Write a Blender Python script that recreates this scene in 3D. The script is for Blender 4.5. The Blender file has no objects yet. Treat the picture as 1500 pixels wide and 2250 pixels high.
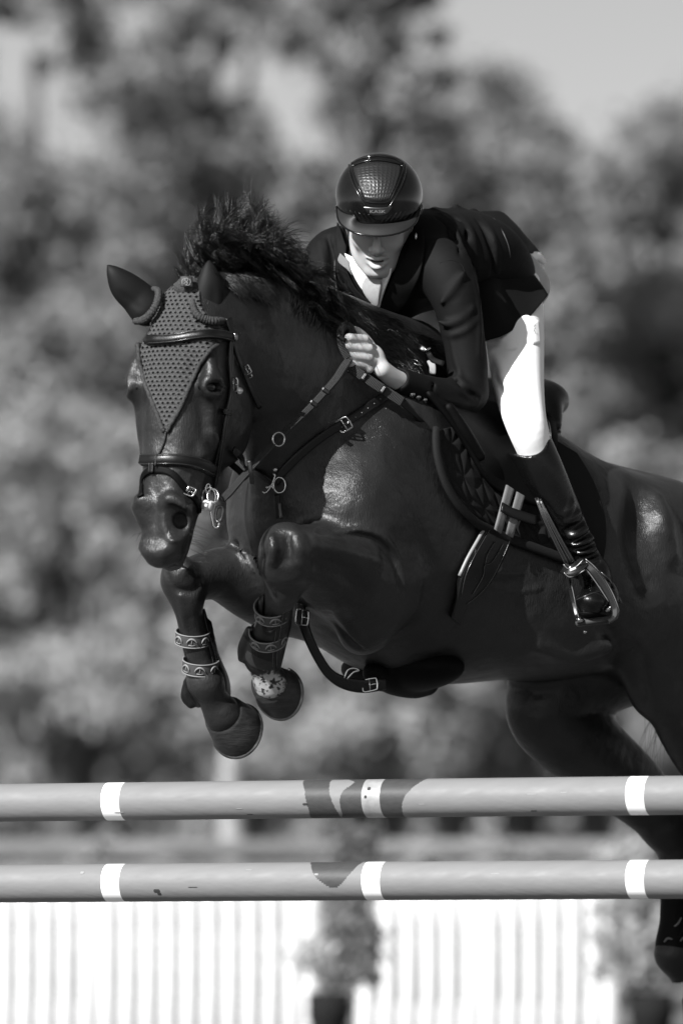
import bpy, bmesh, math, random
import numpy as np
from mathutils import Vector, Matrix
from mathutils.bvhtree import BVHTree
R = math.radians
random.seed(7)
RNG = np.random.default_rng(7)
S = bpy.context.scene
COL = S.collection
# ------------------------------------------------------------------ camera
CAMD, CAMH, PITCH, FPX = 20.0, 0.9, math.atan(1075 / 16000.0), 16000.0
cd = bpy.data.cameras.new("camera")
cam = bpy.data.objects.new("camera", cd)
COL.objects.link(cam)
cam.location = (0, -CAMD, CAMH)
cam.rotation_euler = (R(90) + PITCH, 0, 0)
cd.sensor_fit = 'VERTICAL'
cd.sensor_height = 36.0
cd.lens = 36.0 * FPX / 2250.0
cd.clip_start = 0.5
cd.clip_end = 2000
cd.dof.use_dof = True
cd.dof.focus_distance = 19.85
cd.dof.aperture_fstop = cd.lens / 105.0     # a 105 mm wide entrance pupil
S.camera = cam
# ------------------------------------------------------------------ light
SUN = Vector((-0.52, -0.65, 0.56)).normalized()      # direction towards the sun
w = bpy.data.worlds.new("World")
S.world = w
w.use_nodes = True
nt = w.node_tree
sky = nt.nodes.new('ShaderNodeTexSky')
sky.sky_type = 'NISHITA'
sky.sun_disc = False
sky.sun_elevation = math.asin(SUN.z)
sky.sun_rotation = math.atan2(SUN.x, SUN.y)
bw = nt.nodes.new('ShaderNodeSeparateColor')       # black and white through a red filter: deep sky, pale horizon
nt.links.new(sky.outputs[0], bw.inputs[0])
nt.links.new(bw.outputs[0], nt.nodes['Background'].inputs[0])
nt.nodes['Background'].inputs[1].default_value = 0.076
sd = bpy.data.lights.new("sun", 'SUN')
sd.energy = 5.0
sd.angle = R(0.5)
sun = bpy.data.objects.new("sun", sd)
COL.objects.link(sun)
sun.rotation_euler = SUN.to_track_quat('Z', 'Y').to_euler()
S.view_settings.view_transform = 'Standard'
S.view_settings.look = 'None'
S.view_settings.gamma = 1
S.view_settings.exposure = 0.95
S.view_settings.use_curve_mapping = False
S.cycles.max_bounces = 6
S.cycles.transparent_max_bounces = 12
S.cycles.use_denoising = True

# ------------------------------------------------------------------ placing
_cp, _sp = math.cos(PITCH), math.sin(PITCH)
def ray(px, py):
    x, y = (px - 750) / FPX, (1125 - py) / FPX
    return Vector((x, _cp - y * _sp, _sp + y * _cp))
CO = Vector((0, -CAMD, CAMH))
def P(px, py, d=0.0):
    """world point seen at photo pixel (px,py) standing on the vertical plane Y=d"""
    r = ray(px, py)
    return CO + r * ((d + CAMD) / r.y)
HEAD_DIR = Vector((-0.59, -0.81, 0)).normalized()    # where the horse is going
LEFT = Vector((0.81, -0.59, 0)).normalized()         # the horse's own left side
MID0 = P(715, 1100, -0.15)
BEND = MID0 + HEAD_DIR * -((900 - 715) / 800 / .59)
LEFTB = Vector((.61, -.79, 0)).normalized()
def H(px, py, lat=0.0):
    """point seen at pixel, on the plane parallel to the horse's median plane, lat metres to its left"""
    r = ray(px, py)
    o = MID0 + LEFT * lat
    t = (o - CO).dot(LEFT) / r.dot(LEFT)
    a = CO + r * t
    # behind the withers the trunk bends a little across the view
    s_ = (a - LEFT * lat).x - BEND.x
    if s_ > 0:
        o = BEND + LEFTB * lat
        b = CO + r * ((o - CO).dot(LEFTB) / r.dot(LEFTB))
        w_ = min(1.0, s_ / .12)
        return a.lerp(b, w_)
    return a
def V(*a): return Vector(a)

# ------------------------------------------------------------------ object helpers
def link(o, parent=None):
    COL.objects.link(o)
    if parent is not None:
        o.parent = parent
    return o
def tag(o, label=None, cat=None, group=None, kind=None):
    if label: o['label'] = label
    if cat: o['category'] = cat
    if group: o['group'] = group
    if kind: o['kind'] = kind
    return o
def thing(name, label, cat, loc, group=None):
    o = bpy.data.objects.new(name, None)
    o.empty_display_size = 0.05
    o.location = loc
    COL.objects.link(o)
    return tag(o, label, cat, group)
def mk(name, verts, faces, mat, parent=None, smooth=True, uvs=None):
    """one mesh object; world coordinates are kept, the origin goes to its parent's origin or its own base"""
    me = bpy.data.meshes.new(name)
    verts = np.asarray([tuple(v) for v in verts] if not isinstance(verts, np.ndarray) else verts, dtype=float)
    if parent is not None:
        org = np.array(parent_org(parent))
    else:
        org = np.array([verts[:, 0].mean(), verts[:, 1].mean(), verts[:, 2].min()])
    me.from_pydata((verts - org).tolist(), [], [list(map(int, f)) for f in faces])
    if uvs is not None:
        uvl = me.uv_layers.new(name="UVMap")
        li = np.empty(len(me.loops), dtype=np.int32)
        me.loops.foreach_get('vertex_index', li)
        uvl.data.foreach_set('uv', np.asarray(uvs, dtype=np.float32)[li].ravel())
    me.materials.append(mat)
    if smooth:
        me.polygons.foreach_set('use_smooth', [True] * len(me.polygons))
    me.update()
    o = bpy.data.objects.new(name, me)
    if parent is None:
        o.location = org
    link(o, parent)
    return o
def parent_org(p):
    v = Vector((0, 0, 0))
    while p is not None:
        v = v + Vector(p.location)
        p = p.parent
    return v

class Geo:
    """collects shapes that belong to ONE mesh"""
    def __init__(s): s.v = []; s.f = []; s.uv = []
    def add(s, vs, fs, uv=None):
        b = len(s.v)
        s.v += [tuple(v) for v in vs]
        s.f += [tuple(i + b for i in f) for f in fs]
        s.uv += list(uv) if uv is not None else [(0, 0)] * len(vs)
        return s
    def build(s, name, mat, parent=None, smooth=True):
        return mk(name, np.array(s.v), s.f, mat, parent, smooth, s.uv)
def spline(pts, n):
    """Catmull-Rom through rows of numbers (n steps per span)"""
    A = np.asarray([tuple(p) for p in pts], dtype=float)
    if len(A) == 2:
        t = np.linspace(0, 1, n + 1)[:, None]
        return A[0] * (1 - t) + A[1] * t
    B = np.vstack([2 * A[0] - A[1], A, 2 * A[-1] - A[-2]])
    out = []
    for i in range(len(A) - 1):
        p0, p1, p2, p3 = B[i:i + 4]
        for k in range(n):
            t = k / n
            out.append(0.5 * ((2 * p1) + (-p0 + p2) * t + (2 * p0 - 5 * p1 + 4 * p2 - p3) * t * t + (-p0 + 3 * p1 - 3 * p2 + p3) * t ** 3))
    out.append(A[-1])
    return np.array(out)
def tube(g, pts, rad, n=8, steps=4, closed=False, cap=True):
    """round tube; rad one number or one per point"""
    if not hasattr(rad, '__len__'): rad = [rad] * len(pts)
    pts = [tuple(p) + (r,) for p, r in zip(pts, rad)]
    if closed: pts = pts + [pts[0]]
    C = spline(pts, steps) if steps > 1 or len(pts) == 2 else np.array(pts)
    if closed: C = C[:-1]
    m = len(C)
    vs, fs, uv = [], [], []
    up = None
    L = 0
    for i in range(m):
        a = Vector(C[i - 1][:3]) if (i > 0 or closed) else Vector(C[0][:3])
        b = Vector(C[(i + 1) % m][:3]) if (i < m - 1 or closed) else Vector(C[-1][:3])
        t = (b - a).normalized()
        if up is None:
            up = t.orthogonal().normalized()
        up = (up - t * up.dot(t)).normalized()
        s = t.cross(up)
        c = Vector(C[i][:3])
        if i: L += (c - Vector(C[i - 1][:3])).length
        for k in range(n):
            q = 2 * math.pi * k / n
            vs.append(c + (up * math.cos(q) + s * math.sin(q)) * C[i][3])
            uv.append((L, k / n))
    for i in range(m if closed else m - 1):
        for k in range(n):
            j = (i + 1) % m
            fs.append((i * n + k, j * n + k, j * n + (k + 1) % n, i * n + (k + 1) % n))
    if cap and not closed:
        fs.append(tuple(range(n))); fs.append(tuple(range((m - 1) * n, m * n))[::-1])
    return g.add(vs, fs, uv)
def ribbon(g, pts, nrm, width, thick, steps=3, closed=False, bulge=0.0):
    """strap: pts = centre line on the surface, nrm = outward normal at each point, raised by its own thickness"""
    if not hasattr(width, '__len__'): width = [width] * len(pts)
    rows = [tuple(p) + tuple(n) + (w_,) for p, n, w_ in zip(pts, nrm, width)]
    if closed: rows.append(rows[0])
    C = spline(rows, steps)
    if closed: C = C[:-1]
    m = len(C)
    sec = [(-.5, 0), (-.5, .62), (-.42, 1), (-.2, 1 + bulge * .8), (0, 1 + bulge), (.2, 1 + bulge * .8), (.42, 1), (.5, .62), (.5, 0), (0, -.15)]
    k = len(sec)
    vs, fs, uv = [], [], []
    L = 0
    for i in range(m):
        a = Vector(C[i - 1][:3]) if (i > 0 or closed) else Vector(C[0][:3])
        b = Vector(C[(i + 1) % m][:3]) if (i < m - 1 or closed) else Vector(C[-1][:3])
        t = (b - a).normalized()
        n = Vector(C[i][3:6]); n = (n - t * n.dot(t)).normalized()
        s = t.cross(n)
        c = Vector(C[i][:3])
        if i: L += (c - Vector(C[i - 1][:3])).length
        for (u, h) in sec:
            vs.append(c + s * (u * C[i][6]) + n * (h * thick))
            uv.append((L, u * C[i][6]))
    for i in range(m if closed else m - 1):
        j = (i + 1) % m
        for q in range(k):
            fs.append((i * k + q, i * k + (q + 1) % k, j * k + (q + 1) % k, j * k + q))
    if not closed:
        fs.append(tuple(range(k))[::-1]); fs.append(tuple(range((m - 1) * k, m * k)))
    return g.add(vs, fs, uv)
def sheet(g, rows, thick=0.003, nu=4, nv=4, uvscale=1.0, disp=None, side=None):
    """a cloth or leather panel: rows of 3-D control points, smoothed both ways, given real thickness"""
    Rw = [spline(r, nu) for r in rows]
    A = np.stack(Rw)                                   # rows x cols x 3
    B = np.stack([spline(A[:, j], nv) for j in range(A.shape[1])], axis=1)
    ny, nx = B.shape[:2]
    du = np.gradient(B, axis=1); dv = np.gradient(B, axis=0)
    N = np.cross(du, dv); N /= (np.linalg.norm(N, axis=2, keepdims=True) + 1e-9)
    if side is not None:                               # a world direction the outside faces
        if (N.reshape(-1, 3) @ np.array(side)).mean() < 0: N = -N
    elif (N @ np.array([0, -1, 0])).mean() < 0:
        N = -N
    if disp is not None:
        U, W = np.meshgrid(np.linspace(0, 1, nx), np.linspace(0, 1, ny))
        B = B + N * disp(U, W)[..., None]
    su = np.concatenate([[0], np.cumsum(np.linalg.norm(np.diff(B[ny // 2], axis=0), axis=1))])
    sv = np.concatenate([[0], np.cumsum(np.linalg.norm(np.diff(B[:, nx // 2], axis=0), axis=1))])
    UV = np.stack(np.meshgrid(su, sv), axis=-1) * uvscale
    T = B - N * thick
    vs = np.concatenate([B.reshape(-1, 3), T.reshape(-1, 3)])
    uv = np.concatenate([UV.reshape(-1, 2), UV.reshape(-1, 2)])
    fs = []
    o = ny * nx
    for i in range(ny - 1):
        for j in range(nx - 1):
            a = i * nx + j
            fs.append((a, a + 1, a + nx + 1, a + nx))
            fs.append((o + a, o + a + nx, o + a + nx + 1, o + a + 1))
    for j in range(nx - 1):
        fs.append((j, o + j, o + j + 1, j + 1)); a = (ny - 1) * nx + j
        fs.append((a, a + 1, o + a + 1, o + a))
    for i in range(ny - 1):
        a = i * nx
        fs.append((a, a + nx, o + a + nx, o + a)); a = i * nx + nx - 1
        fs.append((a, o + a, o + a + nx, a + nx))
    return g.add(vs, fs, uv)
def ellipsoid(g, c, axes, r, nu=16, nv=10):
    vs, fs = [], []
    c = Vector(c)
    for i in range(nv + 1):
        th = math.pi * i / nv
        for j in range(nu):
            ph = 2 * math.pi * j / nu
            q = (math.sin(th) * math.cos(ph), math.sin(th) * math.sin(ph), math.cos(th))
            vs.append(c + axes[0] * (q[0] * r[0]) + axes[1] * (q[1] * r[1]) + axes[2] * (q[2] * r[2]))
    for i in range(nv):
        for j in range(nu):
            fs.append((i * nu + j, i * nu + (j + 1) % nu, (i + 1) * nu + (j + 1) % nu, (i + 1) * nu + j))
    return g.add(vs, fs)
XYZ = (V(1, 0, 0), V(0, 1, 0), V(0, 0, 1))
def box(g, c, axes, h, bev=0.0):
    """box with chamfered edges, h = half sizes"""
    bm = bmesh.new()
    bmesh.ops.create_cube(bm, size=2)
    for v in bm.verts:
        v.co = Vector((v.co.x * h[0], v.co.y * h[1], v.co.z * h[2]))
    if bev: bmesh.ops.bevel(bm, geom=bm.edges[:], offset=bev, segments=2, affect='EDGES')
    vs = [Vector(c) + axes[0] * v.co.x + axes[1] * v.co.y + axes[2] * v.co.z for v in bm.verts]
    fs = [[v.index for v in f.verts] for f in bm.faces]
    bm.verts.index_update()
    fs = [[v.index for v in f.verts] for f in bm.faces]
    bm.free()
    return g.add(vs, fs)

# ------------------------------------------------------------------ materials
def mat(name, base, rough=0.6, spec=0.5, metal=0.0, var=0.0, vscale=8.0, bump=0.0, bscale=60.0, stretch=None,
        coat=0.0, crough=0.1, sheen=0.0, sub=0.0, rvar=0.0, detail=4.0, coord='Object', base2=None, trans=0.0):
    m = bpy.data.materials.new(name)
    m.use_nodes = True
    t = m.node_tree; N = t.nodes; b = N['Principled BSDF']
    L = t.links.new
    b.inputs['Base Color'].default_value = (base, base, base, 1)
    b.inputs['Roughness'].default_value = rough
    b.inputs['Specular IOR Level'].default_value = spec
    b.inputs['Metallic'].default_value = metal
    b.inputs['Coat Weight'].default_value = coat
    b.inputs['Coat Roughness'].default_value = crough
    b.inputs['Sheen Weight'].default_value = sheen
    if sub:
        b.inputs['Subsurface Weight'].default_value = sub
        b.inputs['Subsurface Scale'].default_value = 0.006
    co = N.new('ShaderNodeTexCoord')
    def noise(sc, det=detail, st=None):
        n = N.new('ShaderNodeTexNoise'); n.inputs['Scale'].default_value = sc; n.inputs['Detail'].default_value = det
        if st:
            mp = N.new('ShaderNodeMapping'); mp.inputs['Scale'].default_value = st
            L(co.outputs[coord], mp.inputs[0]); L(mp.outputs[0], n.inputs['Vector'])
        else:
            L(co.outputs[coord], n.inputs['Vector'])
        return n
    if var or base2 is not None:
        n = noise(vscale, st=stretch)
        r = N.new('ShaderNodeMapRange')
        r.inputs['From Min'].default_value = 0.3; r.inputs['From Max'].default_value = 0.7
        lo, hi = (base * (1 - var), base * (1 + var)) if base2 is None else (base, base2)
        r.inputs['To Min'].default_value = lo; r.inputs['To Max'].default_value = hi
        L(n.outputs[0], r.inputs[0]); L(r.outputs[0], b.inputs['Base Color'])
    if rvar:
        n = noise(vscale * 1.7, st=stretch)
        r = N.new('ShaderNodeMapRange')
        r.inputs['From Min'].default_value = 0.3; r.inputs['From Max'].default_value = 0.7
        r.inputs['To Min'].default_value = max(0, rough - rvar); r.inputs['To Max'].default_value = rough + rvar
        L(n.outputs[0], r.inputs[0]); L(r.outputs[0], b.inputs['Roughness'])
    if bump:
        n = noise(bscale, st=stretch)
        bp = N.new('ShaderNodeBump'); bp.inputs['Strength'].default_value = 1.0; bp.inputs['Distance'].default_value = bump
        L(n.outputs[0], bp.inputs['Height']); L(bp.outputs[0], b.inputs['Normal'])
    return m

# ------------------------------------------------------------------ implicit modelling
def nrm(v):
    v = np.asarray(v, float); return v / np.linalg.norm(v)
class Field:
    """smooth-blended signed field of chains, ellipsoids and lofts -> one continuous surface"""
    def __init__(s): s.p = []
    def _add(s, fn, c, rad, k, op, lip=1.0):
        s.p.append((fn, np.asarray(c, float), rad, k, op, lip))
    def chain(s, pts, rad, k=0.03, op=1, squash=None, steps=7):
        rows = [tuple(p) + ((r,) if not hasattr(r, '__len__') else tuple(r)) for p, r in zip(pts, rad if hasattr(rad, '__len__') else [rad] * len(pts))]
        C = spline(rows, steps)
        A = C[:, :3]; r = C[:, 3]
        sq = None
        if squash is not None:
            ax = nrm(squash[0]); f = squash[1]
            sq = (ax, f)
        M = np.eye(3) if sq is None else np.eye(3) + np.outer(sq[0], sq[0]) * (sq[1] - 1)
        Aq = A @ M.T
        def fn(X):
            Q = X @ M.T
            best = None
            for i in range(len(Aq) - 1):
                a, b = Aq[i], Aq[i + 1]
                ab = b - a; L2 = ab @ ab + 1e-12
                t = np.clip(((Q - a) @ ab) / L2, 0, 1)
                d = np.linalg.norm(Q - a - t[:, None] * ab, axis=1) - (r[i] + (r[i + 1] - r[i]) * t)
                best = d if best is None else np.minimum(best, d)
            return best
        s._add(fn, A.mean(0), 0, k, op, 1.0 if sq is None else max(1.0, sq[1]))
        return s
    def ell(s, c, axes, r, k=0.03, op=1):
        Mx = np.array([nrm(a) for a in axes]); r = np.asarray(r, float); c = np.array(tuple(c))
        def fn(X):
            q = (X - c) @ Mx.T
            k0 = np.linalg.norm(q / r, axis=1); k1 = np.linalg.norm(q / (r * r), axis=1) + 1e-9
            return np.where(k0 < 1e-4, -r.min(), k0 * (k0 - 1) / k1)
        s._add(fn, c, 0, k, op, 1.3)
        return s
    def loft(s, org, ax_u, ax_v, ax_w, st, k=0.03, op=1, p=2.4):
        """stations: (w, half width, v front, v back, taper)  - u lateral, v forward, w along"""
        org = np.array(tuple(org)); Mx = np.array([nrm(ax_u), nrm(ax_v), nrm(ax_w)])
        C = spline(st, 6)
        def fn(X):
            q = (X - org) @ Mx.T
            w = q[:, 2]
            wc = np.clip(w, C[0, 0], C[-1, 0])
            hw = np.interp(wc, C[:, 0], C[:, 1]); vf = np.interp(wc, C[:, 0], C[:, 2]); vb = np.interp(wc, C[:, 0], C[:, 3]); tp = np.interp(wc, C[:, 0], C[:, 4])
            cv = (vf + vb) / 2; b = (vf - vb) / 2
            vn = (q[:, 1] - cv) / b
            a = hw * (1 + tp * np.clip(vn, -1.2, 1.2))
            n = (np.abs(q[:, 0] / a) ** p + np.abs(vn) ** p) ** (1 / p)
            d = (n - 1) * np.minimum(a, b)
            e = np.abs(w - wc)
            return np.where(e > 0, np.sqrt(np.maximum(d, 0) ** 2 + e ** 2) + np.minimum(d, 0) * 0, d)
        s._add(fn, org, 0, k, op, 1.6)
        return s
    def eval(s, X, use=None):
        f = np.full(len(X), 1e3)
        for i, (fn, c, rad, k, op, lip) in enumerate(s.p):
            if use is not None and not use[i]: continue
            d = fn(X)
            if op == 1:
                h = np.clip(0.5 + 0.5 * (f - d) / k, 0, 1)
                f = f * (1 - h) + d * h - k * h * (1 - h)
                f = np.minimum(f, 1e3)
            elif op == -1:
                h = np.clip(0.5 - 0.5 * (f + d) / k, 0, 1)
                f = f * (1 - h) - d * h + k * h * (1 - h)
        return f
    def mesh(s, lo, hi, h, bs=16):
        lo = np.array(tuple(lo), float); hi = np.array(tuple(hi), float)
        nb = np.ceil((hi - lo) / (h * bs)).astype(int)
        n = nb * bs + 1
        F = np.full(n, 1.0, dtype=np.float32)
        half = h * bs * math.sqrt(3) / 2
        ctr = []
        for ix in range(nb[0]):
            for iy in range(nb[1]):
                for iz in range(nb[2]):
                    ctr.append((ix, iy, iz))
        ctr = np.array(ctr)
        CX = lo + (ctr + 0.5) * h * bs
        D = [fn(CX) for (fn, *_r) in s.p]
        g = np.arange(bs + 1) * h
        G = np.stack(np.meshgrid(g, g, g, indexing='ij'), -1).reshape(-1, 3)
        for b in range(len(ctr)):
            use = [D[i][b] < (half * lip + k + h) for i, (fn, c, rad, k, op, lip) in enumerate(s.p)]
            i0 = ctr[b] * bs
            sl = tuple(slice(i0[a], i0[a] + bs + 1) for a in range(3))
            if not any(u and pr[4] == 1 for u, pr in zip(use, s.p)):
                continue
            deep = any(D[i][b] < -(half * lip + 0.08) for i, (fn, c, rad, k, op, lip) in enumerate(s.p) if op == 1)
            if deep and not any(u and pr[4] == -1 for u, pr in zip(use, s.p)):
                F[sl] = -1.0; continue
            X = G + (lo + i0 * h)
            F[sl] = s.eval(X, use).reshape(bs + 1, bs + 1, bs + 1)
        return surfnet(F, lo, h)
def surfnet(F, lo, h):
    ins = F < 0
    nx, ny, nz = F.shape
    cnt = np.zeros((nx - 1, ny - 1, nz - 1), np.int8)
    for a in (0, 1):
        for b in (0, 1):
            for c in (0, 1):
                cnt += ins[a:nx - 1 + a, b:ny - 1 + b, c:nz - 1 + c]
    act = (cnt > 0) & (cnt < 8)
    I = np.argwhere(act)
    idx = np.full(act.shape, -1, np.int64)
    idx[act] = np.arange(len(I))
    acc = np.zeros((len(I), 3)); num = np.zeros(len(I))
    cor = [(a, b, c) for a in (0, 1) for b in (0, 1) for c in (0, 1)]
    for p in cor:
        for ax in range(3):
            if p[ax]: continue
            q = list(p); q[ax] = 1
            fa = F[I[:, 0] + p[0], I[:, 1] + p[1], I[:, 2] + p[2]]
            fb = F[I[:, 0] + q[0], I[:, 1] + q[1], I[:, 2] + q[2]]
            m = (fa < 0) != (fb < 0)
            t = np.where(m, fa / np.where(m, fa - fb, 1), 0)
            pt = np.array(p, float)[None].repeat(len(I), 0)
            pt[:, ax] = t
            acc += pt * m[:, None]; num += m
    vs = lo + (I + acc / num[:, None]) * h
    faces = []
    for ax in range(3):
        sl0 = [slice(None)] * 3; sl1 = [slice(None)] * 3
        sl0[ax] = slice(0, -1); sl1[ax] = slice(1, None)
        A = ins[tuple(sl0)]; B = ins[tuple(sl1)]
        ch = A != B
        E = np.argwhere(ch)
        u, v = [(1, 2), (2, 0), (0, 1)][ax]
        ok = (E[:, u] > 0) & (E[:, v] > 0) & (E[:, u] < F.shape[u] - 1) & (E[:, v] < F.shape[v] - 1)
        E = E[ok]
        def cell(du, dv):
            c = E.copy(); c[:, u] -= du; c[:, v] -= dv
            return idx[c[:, 0], c[:, 1], c[:, 2]]
        q = np.stack([cell(1, 1), cell(0, 1), cell(0, 0), cell(1, 0)], 1)
        inside_first = A[E[:, 0], E[:, 1], E[:, 2]]
        q[~inside_first] = q[~inside_first][:, ::-1]
        faces.append(q)
    fc = np.concatenate(faces)
    fc = fc[(fc >= 0).all(1)]
    return vs, fc
def relax(vs, fc, it=2, lam=0.5):
    n = len(vs)
    e = np.concatenate([fc[:, [0, 1]], fc[:, [1, 2]], fc[:, [2, 3]], fc[:, [3, 0]]])
    e = np.concatenate([e, e[:, ::-1]])
    deg = np.bincount(e[:, 0], minlength=n).clip(1)
    for _ in range(it):
        for l in (lam, -lam * 1.04):
            s_ = np.stack([np.bincount(e[:, 0], weights=vs[e[:, 1], a], minlength=n) for a in range(3)], 1)
            vs = vs + l * (s_ / deg[:, None] - vs)
    return vs
def mk_np(name, vs, fc, mat_, parent=None):
    me = bpy.data.meshes.new(name)
    org = np.array(parent_org(parent)) if parent is not None else np.array([vs[:, 0].mean(), vs[:, 1].mean(), vs[:, 2].min()])
    me.vertices.add(len(vs)); me.vertices.foreach_set('co', (vs - org).astype(np.float32).ravel())
    me.loops.add(len(fc) * 4); me.loops.foreach_set('vertex_index', fc.astype(np.int32).ravel())
    me.polygons.add(len(fc)); me.polygons.foreach_set('loop_start', np.arange(0, len(fc) * 4, 4, dtype=np.int32))
    me.update(calc_edges=True)
    me.validate()
    me.polygons.foreach_set('use_smooth', np.ones(len(me.polygons), bool))
    me.materials.append(mat_)
    o = bpy.data.objects.new(name, me)
    if parent is None: o.location = org
    link(o, parent)
    return o
class Surf:
    """ray-casts onto a finished surface, so that tack and clothes lie on it"""
    def __init__(s, *meshes):
        V_, F_ = [], []
        for vs, fc in meshes:
            b = sum(len(x) for x in V_)
            V_.append(vs); F_.append(fc + b)
        A = np.concatenate(V_); B = np.concatenate(F_)
        s.t = BVHTree.FromPolygons(A.tolist(), B.tolist())
    def hit(s, px, py, off=0.0):
        r = ray(px, py).normalized()
        p, n, i, d = s.t.ray_cast(CO, r)
        if p is None:                       # beside the outline: walk round the edge to the nearest place
            best = None
            for dist in np.linspace(18.6, 21.6, 25):
                q = CO + r * (dist / r.y if False else dist)
                pp, nn, ii, dd = s.t.find_nearest(q)
                if best is None or dd < best[2]: best = (pp, nn, dd)
            p, n = best[0], best[1]
        if n.dot(r) > 0.2: n = -n
        return p + n * off, n
    def near(s, pt, off=0.0):
        p, n, i, d = s.t.find_nearest(Vector(pt))
        return p + n * off, n
    def path(s, pix, off=0.0):
        a = [s.hit(x, y, off) for x, y in pix]
        return [q[0] for q in a], [q[1] for q in a]
def hair_mat():
    m = mat('short_black_coat', .0140, rough=.37, spec=.32, var=.45, vscale=5, rvar=.08)
    t = m.node_tree; N = t.nodes; L = t.links.new; b = N['Principled BSDF']
    co = N.new('ShaderNodeTexCoord')
    mp = N.new('ShaderNodeMapping'); mp.inputs['Scale'].default_value = (1.0, 1.0, .16)
    L(co.outputs['Object'], mp.inputs[0])
    n1 = N.new('ShaderNodeTexNoise'); n1.inputs['Scale'].default_value = 420; n1.inputs['Detail'].default_value = 2
    n2 = N.new('ShaderNodeTexNoise'); n2.inputs['Scale'].default_value = 22; n2.inputs['Detail'].default_value = 3
    L(mp.outputs[0], n1.inputs['Vector']); L(co.outputs['Object'], n2.inputs['Vector'])
    b1 = N.new('ShaderNodeBump'); b1.inputs['Distance'].default_value = .0014
    b2 = N.new('ShaderNodeBump'); b2.inputs['Distance'].default_value = .0034
    L(n1.outputs[0], b1.inputs['Height']); L(n2.outputs[0], b2.inputs['Height'])
    n5 = N.new('ShaderNodeTexNoise'); n5.inputs['Scale'].default_value = 9; n5.inputs['Detail'].default_value = 2; L(co.outputs['Object'], n5.inputs['Vector'])
    b5 = N.new('ShaderNodeBump'); b5.inputs['Distance'].default_value = .012; L(n5.outputs[0], b5.inputs['Height']); L(b5.outputs[0], b2.inputs['Normal'])
    L(b2.outputs[0], b1.inputs['Normal']); L(b1.outputs[0], b.inputs['Normal'])
    # white hair round the coronet of the left forefoot (object coordinates are metres from the horse's origin)
    org = H(1000, 1500)
    cc = P(586, 1512, -.27) - org
    vd = N.new('ShaderNodeVectorMath'); vd.operation = 'DISTANCE'; vd.inputs[1].default_value = cc
    L(co.outputs['Object'], vd.inputs[0])
    n3 = N.new('ShaderNodeTexNoise'); n3.inputs['Scale'].default_value = 38; n3.inputs['Detail'].default_value = 6; n3.inputs['Roughness'].default_value = .75
    L(co.outputs['Object'], n3.inputs['Vector'])
    ms = math_(N, L, 'ADD', vd.outputs['Value'], math_(N, L, 'MULTIPLY', math_(N, L, 'SUBTRACT', n3.outputs[0], .5), .10))
    n4 = N.new('ShaderNodeTexNoise'); n4.inputs['Scale'].default_value = 75; n4.inputs['Detail'].default_value = 3
    L(co.outputs['Object'], n4.inputs['Vector'])
    ms = math_(N, L, 'ADD', ms, math_(N, L, 'MULTIPLY', math_(N, L, 'SUBTRACT', n4.outputs[0], .5), .05))
    sp_ = N.new('ShaderNodeMapRange'); sp_.inputs['From Min'].default_value = .40; sp_.inputs['From Max'].default_value = .47
    L(n4.outputs[0], sp_.inputs[0])
    rm = N.new('ShaderNodeMapRange'); rm.inputs['From Min'].default_value = .056; rm.inputs['From Max'].default_value = .044
    L(ms, rm.inputs[0])
    old = b.inputs['Base Color'].links[0].from_socket
    mx = N.new('ShaderNodeMix'); mx.data_type = 'FLOAT'
    L(math_(N, L, 'MULTIPLY', rm.outputs[0], sp_.outputs[0]), mx.inputs[0]); L(old, mx.inputs[2]); mx.inputs[3].default_value = .30
    L(mx.outputs[0], b.inputs['Base Color'])
    return m
def uvnode(N): 
    return N.new('ShaderNodeTexCoord').outputs['UV']
def math_(N, L, op, a, b=None, c=None):
    n = N.new('ShaderNodeMath'); n.operation = op
    for i, x in enumerate((a, b, c)):
        if x is None: continue
        if isinstance(x, (int, float)): n.inputs[i].default_value = x
        else: L(x, n.inputs[i])
    return n.outputs[0]
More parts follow.
